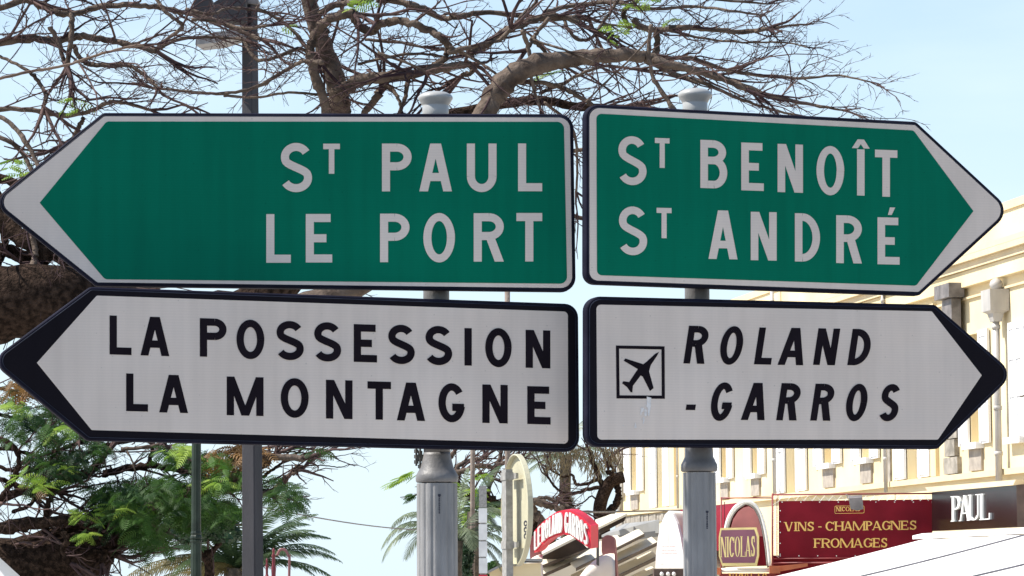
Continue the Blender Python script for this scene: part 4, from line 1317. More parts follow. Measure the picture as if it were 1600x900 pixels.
mb.build('foliage', M['leaf_dark'], dt.r, kind='stuff')
#REST

# ---------------------------------------------------------------- cream colonial building
VPX = -142
DD = ray(VPX, 920); DD = V((DD.x, DD.y, 0)).normalized()          # along the facade, away from the street corner
NN = V((-DD.y, DD.x, 0))                                            # out of the facade, towards the street
O0 = at(1600, 730, 71.0); O0 = V((O0.x, O0.y, 0))
def T(p): return O0 + DD * p.x + NN * p.y + V((0, 0, p.z))
def fac(px, py, off=0.0):
    q = on_plane(px, py, O0 + NN * off, NN)
    return (q - O0).dot(DD), q.z
def fu(px, py=740): return fac(px, py)[0]
ZF = fac(1550, 735.5)[1]        # first-floor level
ZS = fac(1550, 688.5)[1]        # sills
ZT = fac(1545, 516)[1]          # window heads
ZC0 = fac(1550, 414)[1]         # cornice
ZC1 = fac(1550, 396)[1]
ZP0, ZP1 = fac(1550, 336)[1], fac(1550, 323)[1]
U0, U1 = -26.0, fu(969, 750)
bld = root('colonial_building', T(V((U0, 0, 0))), 'long cream colonial building with white shutters, grey downpipes and a moulded cornice', 'building')
# openings: (left px, right px, kind, near shutter open?)  left px is the far side
ops = [(978, 1008, 'w'), (1018, 1049, 'd'), (1119, 1149, 'w'), (1166, 1199, 'w'), (1213, 1264, 'd'), (1275, 1319, 'w'),
       (1334, 1378, 'w'), (1400, 1458, 'd'), (1503, 1553, 'w'), (1565, 1625, 'c')]
uo = []
for a, b, k in ops:
    u_near, u_far = fu(b), fu(a)
    w = (u_far - u_near) / 3.0
    uo.append((u_near, u_far, k))
for k_, u in enumerate((-6.5, -11, -15.5, -20)):
    uo.append((u, u + 3.0, 'w' if k_ % 2 else 'd'))
uo.sort()
wall = MB()
TH = 0.45
def wb(u0, u1, z0, z1, n0=-TH, n1=0.0): wall.box(u0, u1, n0, n1, z0, z1, T)
edges = []
for u0, u1, k in uo:
    c0, c1 = u0 + (u1 - u0) * .33, u0 + (u1 - u0) * .67
    edges.append((c0, c1, k))
prev = U0
for c0, c1, k in edges:
    wb(prev, c0, ZF, ZC0 + .2)
    wb(c0, c1, ZT, ZC0 + .2)
    if k in 'wc': wb(c0, c1, ZF, ZS)
    prev = c1
wb(prev, U1, ZF, ZC0 + .2)
wb(U0, U1, 0, ZF - .003)
wb(U0, U1, ZC0 + .2, ZP0, -TH, -.02)
wall.box(U1 - .45, U1, -12, -TH - .003, 0, ZP0, T)      # far end wall
wall.box(U0, U0 + .45, -12, -TH - .003, 0, ZP0, T)
wall.build('wall', M['wall'], bld)
MB().box(U0 - .1, U1 + .1, -12.2, .03, ZP0, ZP0 + .18, T).box(U0, U1, -12.1, -.03, ZP0 + .185, ZP1, T).build('parapet_coping', M['cornice'], bld)
hc = ZC1 - ZC0
cm = MB()
cm.box(U0 - .15, U1 + .12, .003, .24, ZC0, ZC0 + hc * .62, T)
cm.box(U0 - .25, U1 + .22, .003, .34, ZC0 + hc * .63, ZC0 + hc * 1.15, T)
cm.box(U0 - .18, U1 + .16, .003, .34, ZC0 + hc * 1.17, ZC0 + hc * 1.65, T)
cm.build('cornice', M['cornice'], bld)
MB().box(U0, U1, .003, .17, ZC0 - hc * 1.4, ZC0 - .01, T).build('frieze', M['wall'], bld)
zl = fac(1590, 443)[1]
MB().box(U0, U1, .003, .06, zl - .05, zl, T).build('string_course', M['cornice'], bld)
MB().box(U0, U1 + .1, .003, .13, ZF - .13, ZF, T).build('floor_ledge', M['cornice'], bld)
us = fu(1075, 790)
nst = 26
for i in range(nst):
    ua = us + (U1 - us) * i / nst
    MB().box(ua + .02, ua + (U1 - us) / nst - .02, .003, .05 + rnd.uniform(0, .03), ZF - .42, ZF - .17, T).build('plinth_stone', M['stone'], bld)

def shutter(u0, u1, z0, z1, parent, n=.03):
    mb = MB().box(u0, u1, n, n + .035, z0, z1, T)
    o = mb.build('shutter', M['shutter'], parent)
    fr = MB()
    w = u1 - u0
    for zz in (z0 + .05, z0 + (z1 - z0) * .36, z0 + (z1 - z0) * .68, z1 - .15):
        fr.box(u0 + .02, u1 - .02, n + .036, n + .058, zz, zz + .10, T)
    fr.box(u0, u0 + w * .16, n + .037, n + .060, z0, z1, T).box(u1 - w * .16, u1, n + .037, n + .060, z0, z1, T)
    o2 = fr
    vs, fs = mb.v + fr.v, mb.f + [tuple(i + len(mb.v) for i in f) for f in fr.f]
    me = o.data
    me.clear_geometry()
    base = V(bld.location)
    me.from_pydata([tuple(V(v) - base) for v in vs], [], fs)
    me.materials.clear(); me.materials.append(M['shutter'])
    return o
for (u0, u1, k), (c0, c1, _) in zip(uo, edges):
    z0 = ZS if k in 'wc' else ZF + .01
    z1 = ZT
    # opening: frame with panes, set back
    fr = MB()
    d0, d1 = -.30, -.24
    cmid = (c0 + c1) / 2
    fr.box(c0 + .003, c0 + .09, d0, d1, z0, z1 - .003, T).box(c1 - .09, c1 - .003, d0, d1, z0, z1 - .003, T).box(c0 + .092, c1 - .092, d0, d1 - .004, z1 - .10, z1 - .003, T)
    fr.box(c0 + .092, c1 - .092, d0, d1 - .004, z0, z0 + .12, T).box(cmid - .04, cmid + .04, d0 - .002, d1 - .008, z0 + .122, z1 - .102, T)
    zz = z0 + (z1 - z0) * .62
    fr.box(c0 + .092, c1 - .092, d0 + .004, d1 - .012, zz, zz + .08, T)
    win = fr.build('window' if k != 'd' else 'french_door', M['shutter'], bld)
    pn = MB().box(c0 + .09, c1 - .09, -.35, -.32, z0, z1 - .01, T)
    o = obj('pane', pn.v, pn.f, M['ochre'] if k != 'd' else M['shutter'], None)
    # store the sub-part under its window
    for v_ in o.data.vertices: v_.co = v_.co - V(bld.location)
    o.parent = win
    zt, zb = z1 + .04, z0 - .04
    if k == 'd': zb = z0 + .02
    ow = (c1 - c0)
    if k == 'c':
        shutter(c0 - .02, cmid - .01, zb, zt, bld, .02)
        shutter(cmid + .01, c1 + .02, zb, zt, bld, .02)
        shutter(u0, c0 - .06, zb, zt, bld)
    else:
        shutter(u0 + .05, c0 - .03, zb, zt, bld)
        shutter(c1 + .03, u1 - .05, zb, zt, bld)
    if k in 'wc':
        MB().box(c0 - .12, c1 + .12, .003, .20, z0 - .14, z0 - .002, T).build('sill', M['shutter'], bld)
        if k == 'w':
            MB().box(c0 - .06, c1 + .06, .003, .06, z0 - .62, z0 - .145, T).build('apron', M['slate'], bld)
    else:
        MB().box(c0 - .3, c1 + .3, .003, .07, ZF - .155 + .16, ZF + .005, T)
# quoins and pilasters
def quoins(pxa, pxb, zb, zt, h, alt=.5):
    ua, ub = fu(pxb), fu(pxa)
    z = zb; i = 0
    while z < zt - .05:
        w = (ub - ua)
        a, b = (ua, ub) if i % 2 == 0 else (ua + w * .28 * alt, ub - w * .30 * alt)
        MB().box(a, b, .003, .10 + (i % 2) * .02 + rnd.uniform(0, .015), z + .012, min(z + h, zt) - .012, T).build('quoin', M['stone'], bld)
        z += h; i += 1
quoins(1481, 1503, ZF + .01, fac(1490, 470)[1], .40)
quoins(966, 977, .2, fac(975, 600)[1], .55, 1.2)
MB().box(fu(1468), fu(1460), .003, .09, ZF + .01, ZC0 - .5, T).build('pilaster', M['wall'], bld)
MB().box(fu(1059), fu(1051), .003, .12, ZF + .01, ZC0 - .5, T).build('pilaster', M['wall'], bld)
MB().box(fu(1394), fu(1383), .003, .05, ZF + .01, ZT, T).build('stone_strip', M['stone'], bld)
# downpipes
def pipe(px, wpx, ytop, ybot, hopper=None, off=.22):
    u, zt = fac(px, ytop, off); _, zb = fac(px, ybot, off)
    r_ = wpx / 2 * ((O0 + DD * u).y) / FPX
    a, b = T(V((u, off, zb))), T(V((u, off, zt)))
    mb = MB().tube([a, b], r_, 12)
    for f in (.15, .42, .68, .9):
        c = a.lerp(b, f)
        mb.tube([c, c + V((0, 0, .09))], r_ * 1.22, 12)
    o = mb.build('downpipe', M['pipe'], bld, smooth=True)
    return u, r_
u, r_ = pipe(1556, 11, 488, 752)
zt = fac(1556, 490, .22)[1]; zk = fac(1556, 453, .22)[1]
hp = MB()
W_ = .30
hp.add([T(V((u + a, .22 + b, z_))) for z_, k_ in ((zt - .18, .42), (zt, .62), (zt + .05, 1.0), (zk, 1.05)) for a, b in ((-W_ * k_, -.2 * k_), (W_ * k_, -.2 * k_), (W_ * k_, .22 * k_), (-W_ * k_, .22 * k_))],
       [(i * 4 + j, i * 4 + (j + 1) % 4, (i + 1) * 4 + (j + 1) % 4, (i + 1) * 4 + j) for i in range(3) for j in range(4)] + [(0, 1, 2, 3), (12, 13, 14, 15)])
hp.build('rain_hopper', M['pipe'], bld)
c = T(V((u, .2, zk + .12)))
MB().lathe((c.x, c.y), [(.02, c.z - .14), (.06, c.z - .12), (.13, c.z - .06), (.15, c.z), (.12, c.z + .08), (.05, c.z + .13), (.01, c.z + .14)], 16).build('hopper_ball', M['pipe'], bld, smooth=True)
pipe(1379, 6, 440, 770); pipe(1206, 6, 440, 772); pipe(1056, 4, 480, 795)
u, z1_ = fac(1488, 445, .2); z0_ = fac(1488, 467, .2)[1]
MB().box(u - .55, u + .55, .1, .46, z0_, z1_, T).build('lead_box', M['lead'], bld)
MB().box(u - .34, u + .34, .12, .34, fac(1490, 560)[1], z0_ - .02, T).build('lead_duct', M['lead'], bld)
# wrought-iron lamp bracket by the nearest shutters
u = fac(1597, 612, .5)[0]
br = MB()
c = T(V((u, .0, fac(1597, 612, .3)[1])))
pts = [c + NN * (.05 + .5 * t) + V((0, 0, .14 * sin(t * 5))) for t in [i / 10 for i in range(11)]]
br.tube(pts, .022, 6)
br.tube([c + NN * .3 + V((.10 * cos(a), 0, .10 * sin(a) + .02)) for a in [i * .45 for i in range(13)]], .015, 6)
br.build('iron_bracket', M['lead'], bld)

# ---------------------------------------------------------------- shop fronts under the building
def quad(mb, pts, Y, th=.05):
    ring = [at(x, y, Y) for x, y in pts]
    mb.prism(ring, V((0, th, 0)))
    return mb
YB = 64.0
ban = root('shop_banner', at(1332, 990, YB), 'dark red banner laced to a frame, lettered VINS - CHAMPAGNES and FROMAGES in gold', 'banner')
quad(MB(), [(1217, 783), (1457, 780), (1457, 870), (1217, 872)], YB).build('canvas', M['maroon'], ban)
fm = MB()
def rail(mb, a, b, Y, w, n=8): return mb.tube([at(a[0], a[1], Y), at(b[0], b[1], Y)], w / 2 * Y / FPX, n)
for a, b, w in (((1207, 773), (1457, 771), 2.6), ((1207, 771), (1207, 960), 3.2), ((1214, 778), (1214, 872), 1.4), ((1207, 873), (1457, 871), 1.8), ((1207, 880), (1457, 878), 3.0),
                ((1127, 778), (1207, 778), 2.0), ((1127, 777), (1127, 960), 2.4), ((1132, 784), (1132, 880), 1.3), ((1207, 775), (1127, 780), .8)):
    f_ = MB(); rail(f_, a, b, YB - .02, w); f_.build('frame_tube', M['maroon_frame'], ban, smooth=True)
lc = MB()
x = 1217
k = 0
pts = []
while x < 1456:
    pts.append(at(x, 774.5 if k % 2 else 782.5, YB - .06)); x += 6.5; k += 1
lc.tube(pts, .006, 4)
pts = [at(1208 if k_ % 2 else 1217, 783 + k_ * 5.5, YB - .06) for k_ in range(17)]
lc.tube(pts, .006, 4)
lc.build('lacing', M['white_letter'], ban, kind='stuff')
gm = MB()
for x, y in [(1222 + i * 29.3, 784.5) for i in range(9)] + [(1219 + i * 29.3, 868.5) for i in range(9)] + [(1219, 798 + i * 17) for i in range(5)]:
    c = at(x, y, YB - .01)
    gm.tube([c, c + V((0, -.012, 0))], .012, 8)
gm.build('eyelets', M['white_letter'], ban, kind='stuff')
def fnY(Y): return lambda x, y, h: at(x, y, Y - h)
def z5(x, y): return (x / 4.286 + 1110, y / 4.286 + 690)
words = [('VINS-CHAMPAGNES', [(495, 553), (560, 582), (587, 641), (651, 693), (722, 745), (771, 828), (834, 891), (893, 952), (955, 1036), (1042, 1084), (1084, 1146), (1150, 1206), (1211, 1270), (1277, 1326), (1336, 1379)], 539, 600, -.012, 13.5),
         ('FROMAGES', [(695, 740), (746, 801), (805, 866), (870, 957), (958, 1020), (1026, 1084), (1090, 1136), (1144, 1184)], 650, 712, -.006, 13.5),
         ('NICOLAS', [(843, 866), (869, 877), (880, 902), (905, 932), (935, 953), (955, 980), (984, 1002)], 441, 471, -.012, 6.5)]
for wd, xs, ya, yb, sl, w in words:
    for ch, (a, b) in zip(wd, xs):
        if ch == '-': p0, p1 = z5(a, 571), z5(b, 577)
        else: p0, p1 = z5(a, ya), z5(b, yb)
        dy = sl * (p0[0] - 1226)
        P = [[(x, y + dy) for x, y in pl] for pl in glyph(ch, p0[0], p1[0], p0[1], p1[1], w / 4.286 * (.9 if ch != '-' else 1), True)]
        put_letter(P, fnY(YB), M['gold'], ban, lift=.004)
mb = MB(); quad(mb, [(1207, 868), (1457, 866), (1457, 960), (1207, 960)], YB + .3); mb.build('lower_fascia', M['maroon'], ban)
# outline round the small name
bx = []
o_ = fillet([z5(832, 430), z5(1031, 428), z5(1031, 480), z5(832, 483)], [2.2] * 4, 4)
i_ = fillet([z5(835, 433), z5(1028, 431), z5(1028, 477), z5(835, 480)], [1.7] * 4, 4)
ko = len(o_)
obj('name_outline', [at(x, y, YB - .005) for x, y in o_ + i_], [(i, (i + 1) % ko, (i + 1) % ko + ko, i + ko) for i in range(ko)], M['gold'], ban)
fl = root('floodlight', at(1338, 776, YB - .3), 'small grey floodlight hanging over the top edge of the dark red banner', 'lamp')
mb = MB(); ring = [at(x, y, YB - .35) for x, y in (z5(928, 380), z5(1018, 374), z5(1025, 452), z5(985, 462), z5(940, 452))]
mb.prism(ring, V((0, .12, .05))); mb.build('housing', M['lead'], fl)
mb = MB(); rail(mb, z5(912, 352), z5(925, 395), YB - .2, 1.4); rail(mb, z5(905, 355), z5(1000, 378), YB - .22, 1.4); mb.build('bracket', M['steel'], fl)

# barrel awning with the NICOLAS plate
aw = root('barrel_awning', at(1168, 1000, YB), 'red barrel awning end with a double white arch tube beside the dark red banner', 'awning')
arch = [(1131, 860), (1132, 838), (1135, 820), (1140, 805), (1148, 793), (1158, 786), (1168, 784), (1177, 787), (1185, 796), (1191, 810), (1196, 830), (1200, 855), (1203, 884)]
inn = [(1140, 884), (1139, 850), (1141, 828), (1146, 811), (1154, 799), (1162, 793), (1170, 791), (1178, 796), (1184, 807), (1189, 825), (1193, 848), (1196, 872), (1196, 884)]
mb = MB(); mb.tube(smooth_path([at(x, y, YB - .25) for x, y in arch], 3), .032, 8); mb.build('arch_tube', M['white_letter'], aw, smooth=True)
mb = MB(); mb.tube(smooth_path([at(x + (3 if x < 1168 else -3), y + 3, YB - .12) for x, y in arch], 3), .022, 8); mb.build('arch_tube', M['steel'], aw, smooth=True)
up = [(x, y) for x, y in inn if y < 838]
mb = MB(); mb.prism([at(x, y, YB + .1) for x, y in [(1140, 838)] + up + [(1191.5, 838)]], V((0, .04, 0))); mb.build('end_canvas', M['pink'], aw)  # paler colour than the lower canvas, painted as light coming through
mb = MB(); mb.prism([at(x, y, YB + .08) for x, y in [(1139.5, 884), (1139.5, 838.3), (1191.5, 838.3), (1194, 856), (1196, 884)]], V((0, .05, 0))); mb.build('lower_canvas', M['maroon'], aw)
# roof of the barrel going back along the front
bk = DD * 5
ring0 = [at(x, y, YB + .12) for x, y in arch]
mb = MB(); n_ = len(ring0); mb.add(ring0 + [p + bk for p in ring0], [(i, i + 1, i + 1 + n_, i + n_) for i in range(n_ - 1)]); mb.build('barrel_canvas', M['maroon'], aw, smooth=True)
mb = MB(); rail(mb, (1127, 891), (1204, 891), YB - .2, 6.5, 12); mb.build('front_bar', M['white_letter'], aw, smooth=True)
mb = MB(); quad(mb, [(1124, 896), (1212, 896), (1212, 930), (1124, 930)], YB - .1); mb.build('valance', M['maroon_frame'], aw)
xs = [1139, 1149, 1154, 1163, 1173, 1182, 1191]
for ch, x in zip('NICOLAS', xs):
    put_letter(glyph(ch, x, x + (7 if ch != 'I' else 3), 895.5, 916, 1.8, True), fnY(YB - .1), M['gold'], aw, lift=.01)
for a, b in (((1203, 884), (1219, 896)), ((1120, 887), (1126, 898))):
    mb = MB(); quad(mb, [(a[0], a[1]), (b[0], a[1]), (b[0], b[1]), (a[0], b[1])], YB - .3, .2); mb.build('bracket_block', M['orange'], aw)
mb = MB(); quad(mb, [(1219, 884), (1262, 880), (1262, 885), (1219, 893)], YB - .15, .2); mb.build('side_beam', M['orange'], aw)

def z6(x, y): return (x / 6.427 + 1110, y / 6.427 + 760)
pl = root('hanging_shop_sign', at(1154, 1010, YB - .6), 'plum octagonal plate with gold edge and letters NICOLAS in front of the barrel awning', 'shop sign')
oo = [(100, 418), (458, 411), (484, 500), (484, 695), (462, 797), (118, 801), (84, 700), (84, 505)]
ii = [(112, 440), (440, 434), (466, 508), (466, 690), (446, 768), (124, 770), (100, 695), (100, 512)]
mb = MB(); mb.prism([at(*z6(x, y), YB - .6) for x, y in oo], V((.02, .12, 0))); mb.build('border', M['gold_pale'], pl)
obj('face', [at(*z6(x, y), YB - .606) for x, y in ii], [tuple(range(8))], M['mauve'], pl)
for ch, (a, b) in zip('NICOLAS', [(106, 158), (166, 184), (190, 240), (245, 298), (305, 352), (352, 404), (410, 446)]):
    p0, p1 = z6(a, 508 - (a - 100) * .03), z6(b, 712 - (a - 100) * .03)
    put_letter(glyph(ch, p0[0], p1[0], p0[1], p1[1], 13.5 / 6.427, True), fnY(YB - .606), M['gold_pale'], pl, lift=.004)

# PAUL fascia, parallel to the facade
P0 = at(1456, 800, YB - .2)
def onp(x, y, h=0.0): return on_plane(x, y, P0, NN) + NN * h
ps = root('bakery_fascia', V((P0.x, P0.y, .12)), 'glossy dark brown shop fascia with raised white letters PAUL', 'shop sign')
ring = [onp(1456, 769.5), onp(1588, 758.2), onp(1589.5, 823.5), onp(1456, 830)]
MB().prism(ring, -NN * .25).build('panel', M['paul'], ps)
e0, e1 = ring[1], ring[2]
MB().prism([e0 + V((0, 0, .01)), e0 + V((.16, -.02, .01)), e1 + V((.16, -.02, 0)), e1], V((0, .3, 0))).build('end_cap', M['brown_box'], ps)
MB().prism([onp(1450, 761.5, .06), onp(1592, 749.5, .06), onp(1588, 758, .06), onp(1456, 769.3, .06)], -NN * .7).build('top_ledge', M['cornice'], ps)
for ch, (a, b) in zip('PAUL', [(1490, 1503), (1501.5, 1518), (1517, 1531.5), (1534.5, 1549.5)]):
    ya, yb = 775.5 - (a - 1490) * .085, 815 - (a - 1490) * .055
    P = [[(x, y - .07 * (x - a)) for x, y in p] for p in glyph(ch, a, b, ya, yb, 3.3 if ch != 'U' else 3.0, True)]
    put_letter(P, lambda x, y, h: onp(x, y, h), M['white_letter'], ps, lift=.008, thick=.03)

# white retractable awning at lower right
A0 = at(1445, 842, 62.8)
an = root('white_awning', V((A0.x, A0.y, .12)), 'big white retractable awning with grey seams in front of the red banner', 'awning')
drop = (at(1200, 900, 62.25) - A0)
t_ = 5.2 / 3.0
out = V((drop.x, drop.y, drop.z)) * t_
L = 26.0
bkp = -DD * L
fab = MB()
nu, nv = 40, 10
vs = []
for i in range(nu + 1):
    for j in range(nv + 1):
        a, b = i / nu, j / nv
        p = A0 + bkp * a + out * b
        p = p + V((0, 0, -.05 * sin(pi * b) + .012 * sin(i * 1.9 + b * 3)))
        vs.append(p)
fab.add(vs, [(i * (nv + 1) + j, i * (nv + 1) + j + 1, (i + 1) * (nv + 1) + j + 1, (i + 1) * (nv + 1) + j) for i in range(nu) for j in range(nv)])
fab.build('fabric', M['canvas_white'], an, smooth=True)
fr_n = (DD).cross(out).normalized()
if fr_n.z < 0: fr_n = -fr_n
# seams across the fabric
sB = on_plane(1600, 838, A0, fr_n)
s_u = (sB - A0).dot(-DD) / 1.0
for kx in (1, 2, 3, 4):
    p = A0 - DD * (s_u * kx)
    q = [p + out * (j / 10) + V((0, 0, -.05 * sin(pi * j / 10) + .03)) for j in range(11)]
    MB().tube(q, .016, 5).build('seam', M['seam'], an)
cs = A0 + V((.05, 0, .02))
MB().prism([cs + DD * .5 + NN * .14 + V((0, 0, -.02)), cs + DD * .5 + NN * .14 + V((0, 0, .05)), cs + DD * .5 - NN * .05 + V((0, 0, .09)), cs + DD * .5 - NN * .15 + V((0, 0, 0))], -DD * (L + .5)).build('cassette', M['canvas_white'], an)
MB().tube([A0 + out, A0 + out + bkp], .05, 8).build('front_bar', M['white_letter'], an)

# ---------------------------------------------------------------- cafe with arched sign, pergola slats and small hoods
YG = 65.4
gs = root('arched_cafe_sign', at(885, 1000, YG), 'red arched sign with white letters LE ROLAND GARROS above the cafe roof', 'shop sign')
def z2(x, y): return (x / 4.5 + 780, y / 4.5 + 700)
tx = [250, 275, 300, 350, 400, 450, 500, 550, 600, 640]
ty = [596, 565, 540, 498, 464, 450, 452, 478, 516, 562]
bx_ = [250, 275, 300, 350, 400, 450, 500, 550, 600, 640]
by = [722, 702, 668, 628, 604, 592, 600, 634, 668, 694]
def itp(x, X, Y_):
    for i in range(len(X) - 1):
        if x <= X[i + 1]:
            t = (x - X[i]) / (X[i + 1] - X[i]); t = max(0, t)
            return Y_[i] + (Y_[i + 1] - Y_[i]) * t
    return Y_[-1]
xs = list(range(248, 646, 12))
pt = [z2(x, itp(x, tx, ty) - 14) for x in xs] + [z2(x, itp(x, bx_, by) + 14) for x in xs[::-1]]
mb = MB()
GN = V((-.62, -.78, 0)); G0 = at(885, 830, YG)
def gpl(x, y, h=0.0): return on_plane(x, y, G0, GN) + GN * h
tp_ = [gpl(*z2(x, itp(x, tx, ty) - 14)) for x in xs]
bt_ = [gpl(*z2(x, itp(x, bx_, by) + 14)) for x in xs]
k = len(xs)
push = V((.16, .36, .03))
vs = tp_ + bt_ + [p + push for p in tp_] + [p + push for p in bt_]
fs = [(i, i + 1, k + i + 1, k + i) for i in range(k - 1)] + [(2 * k + i, 2 * k + i + 1, i + 1, i) for i in range(k - 1)] + [(k + i, k + i + 1, 3 * k + i + 1, 3 * k + i) for i in range(k - 1)] + [(0, k, 3 * k, 2 * k), (k - 1, 3 * k - 1, 4 * k - 1, 2 * k - 1)]
mb.add(vs, fs); mb.build('arched_board', M['red'], gs)
def warp_letter(ch, a, b):
    P = glyph(ch, 0, 1 * (b - a) * 1.0, 0, 100, 5.6 if ch != 'I' else 5.6)
    out = []
    for p in P:
        q = []
        for x, y in p:
            X = a + x
            t, bo = itp(X, tx, ty), itp(X, bx_, by)
            q.append(z2(X, t + (bo - t) * y / 100))
        out.append(q)
    return out
for ch, (a, b) in zip('LEROLANDGARROS', [(253, 273), (278, 297), (306, 328), (331, 353), (357, 373), (375, 399), (402, 424), (428, 449), (468, 492), (494, 517), (521, 543), (547, 569), (573, 597), (602, 628)]):
    P = glyph(ch, 0, b - a, 0, 100, 7.2)
    # level strokes are scaled up so the letters keep an even weight
    out_ = []
    for p in P:
        q = []
        for x, y in p:
            X = a + x
            t, bo = itp(X, tx, ty), itp(X, bx_, by)
            q.append(z2(X, t + (bo - t) * y / 100))
        out_.append(q)
    put_letter(out_, gpl, M['white_letter'], gs, lift=.01, thick=.03)
mb = MB(); rail(mb, (934, 828), (934, 990), YG, 5, 6); mb.build('support_post', M['steel_dark'], gs)

def sloped(mb, a, b, c, d, Ya, Yb, th):
    """board whose upper edge a-b lies at depth Yb and lower edge d-c at depth Ya"""
    ring = [at(*a, Yb), at(*b, Yb), at(*c, Ya), at(*d, Ya)]
    mb.prism(ring, V((0, 0, -th)))
    return mb
cr_ = root('cafe_roof', at(930, 1000, 70), 'cafe roof of cream boards with dark slanting slats beneath the arched red sign', 'roof')
sloped(MB(), (846, 858), (897, 831), (902, 838), (846, 866), 69.2, 70.5, .05).build('roof_board', M['roof_cream'], cr_)
quad(MB(), [(846, 865), (902, 840), (918, 857), (846, 884)], 70.2, .6).build('gable', M['shade_wood'], cr_)  # dark colour holds the shadow below the roof board
sloped(MB(), (930, 812), (955, 803), (980, 802), (935, 824), 73, 75, .05).build('roof_board', M['roof_cream'], cr_)
quad(MB(), [(932, 827), (979, 804), (976, 814), (938, 834)], 73.5, .8).build('gable', M['shade_wood'], cr_)  # shadowed underside, put in as a dark colour
sloped(MB(), (940, 836), (976, 818), (1030, 812), (1030, 829), 73, 76, .05).build('roof_sheet', M['roof_grey'], cr_)
quad(MB(), [(952, 838), (1030, 829), (1030, 838), (972, 847)], 73.2, .3).build('roof_edge', M['roof_grey'], cr_)
quad(MB(), [(846, 861), (846, 990), (1124, 990), (1124, 838), (1030, 838), (960, 838)], 76.5, .3).build('back_panel', M['roof_cream'], cr_)
sl = [((846, 884), (934, 850), 9), ((846, 899), (972, 843), 9), ((900, 888), (1007, 834), 9), ((900, 908), (1028, 847), 11), ((905, 928), (1028, 869), 11), ((930, 940), (1028, 893), 10)]
for i, (a, b, w) in enumerate(sl):
    Y1, Y2 = 70 + i * .05, 73
    # cream upper face leaning back, dark front edge
    p, q = at(a[0], a[1], Y1 - .8), at(b[0], b[1], Y2 - .8)
    hgt = w * .5 * Y1 / FPX
    dn = V((0, 0, -hgt))
    mb = MB(); mb.prism([p, q, q + dn, p + dn], V((0, .10, .01))); mb.build('slat', M['beam'], cr_)
    bk_ = V((-.1, .9, .13))
    mb = MB(); mb.prism([p + V((0, .11, 0)), q + V((0, .11, 0)), q + bk_, p + bk_], V((0, 0, -.03))); mb.build('slat_board', M['roof_cream'], cr_)
mb = MB(); mb.tube([at(898, 801, 74), at(1075, 797, 78)], .022, 6); mb.build('gutter_pipe', M['lead'], cr_)

def hood(label, cx, cy, rx, ry, Y, capx0, capx1, capy0, capy1, m1=M['canvas_cream']):
    c = at(cx, cy, Y)
    r = root('awning_hood', V((c.x, c.y, .12)), label, 'awning')
    # a bowed hood: arches that shrink and drop from the banded end towards the street
    HN = V((-.86, -.5, 0))
    arches = 9
    prof = []
    for i in range(arches + 1):
        t = i / arches
        x_ = cx + rx * (1 - 2 * t)
        top = cy - ry * cos(t * pi / 2) ** .75 if t < 1 else cy
        row = []
        for j in range(11):
            a = pi * j / 10
            p = at(x_, cy, Y + .2 - .9 * t)
            zt_ = at(x_, top, Y).z
            row.append(V((p.x, p.y + .55 * cos(a), p.z + (zt_ - p.z) * sin(a) ** .7)))
        prof.append(row)
    mb = MB()
    mb.add([p for r__ in prof for p in r__], [(i * 11 + j, i * 11 + j + 1, (i + 1) * 11 + j + 1, (i + 1) * 11 + j) for i in range(arches) for j in range(10)] + [tuple(range(11))])
    mb.build('canvas', m1, r, smooth=True)
    # upright rose-brown end of the hood behind it and its edge band
    mcx = (capx0 + capx1) / 2
    ring = [at(capx0, capy1, Y + .1)] + [at(mcx + (capx1 - capx0) / 2 * cos(a), capy0 + (capy1 - capy0) * .38 * (1 - sin(a)), Y + .1) for a in [pi - i * pi / 10 for i in range(11)]] + [at(capx1 + 5, capy1 + 50, Y + .1), at(capx1 - 4, capy1 + 50, Y + .1)]
    mb = MB(); mb.prism(ring, V((.05, .5, 0))); mb.build('end_band', M['rose_band'], r)
    return r
hood('cream awning hood with rose-brown band below the right end of the arched red sign', 930, 912, 30, 48, 66, 940, 960, 836, 862)
hood('cream awning hood with rose-brown band between the round traffic sign and the cafe gable', 826, 912, 22, 46, 66, 828, 842, 836, 870)
wp = root('arched_white_panel', at(1047, 1000, 66), 'white pointed-arch canvas panel with faint red print left of the right sign post', 'awning')
ar = [(1024, 888), (1025, 865), (1028, 840), (1033, 818), (1039, 804), (1045, 798), (1051, 803), (1058, 818), (1063, 838), (1067, 862), (1069, 888)]
WN = V((-.80, -.60, 0)); W0 = at(1047, 840, 66)
def wpl(x, y, h=0.0): return on_plane(x, y, W0, WN) + WN * h
mb = MB(); mb.prism([wpl(x, y) for x, y in ar], -WN * .06); mb.build('panel', M['canvas_white'], wp)
ring0 = [wpl(x, y, -.065) for x, y in ar]; n_ = len(ring0)
mb = MB(); mb.add(ring0 + [p + V((.9, 2.0, 0)) for p in ring0], [(i, i + 1, i + 1 + n_, i + n_) for i in range(n_ - 1)]); mb.build('barrel_canvas', M['canvas_cream'], wp, smooth=True)
mb = MB()
for y, x0, x1, s in ((852, 1034, 1056, 2.2), (858, 1034, 1056, 2.2), (863, 1033, 1058, 2.0), (872, 1044, 1052, 1.6), (880, 1030, 1064, 1.4)):
    x = x0
    while x < x1:
        w = rnd.uniform(.8, 2)
        p = [(x, y), (x + w, y), (x + w, y + s), (x, y + s)]
        mb.add([wpl(a, b, .006) for a, b in p], [(0, 1, 2, 3)]); x += w + rnd.uniform(.5, 1.2)
for i in range(12):
    y = 824 + i * 2.2
    mb.add([wpl(a, b, .006) for a, b in ((1043, y), (1044.5, y), (1044.5, y + 1.6), (1043, y + 1.6))], [(0, 1, 2, 3)])
mb.build('faded_print', M['faded_print'], wp, kind='stuff')
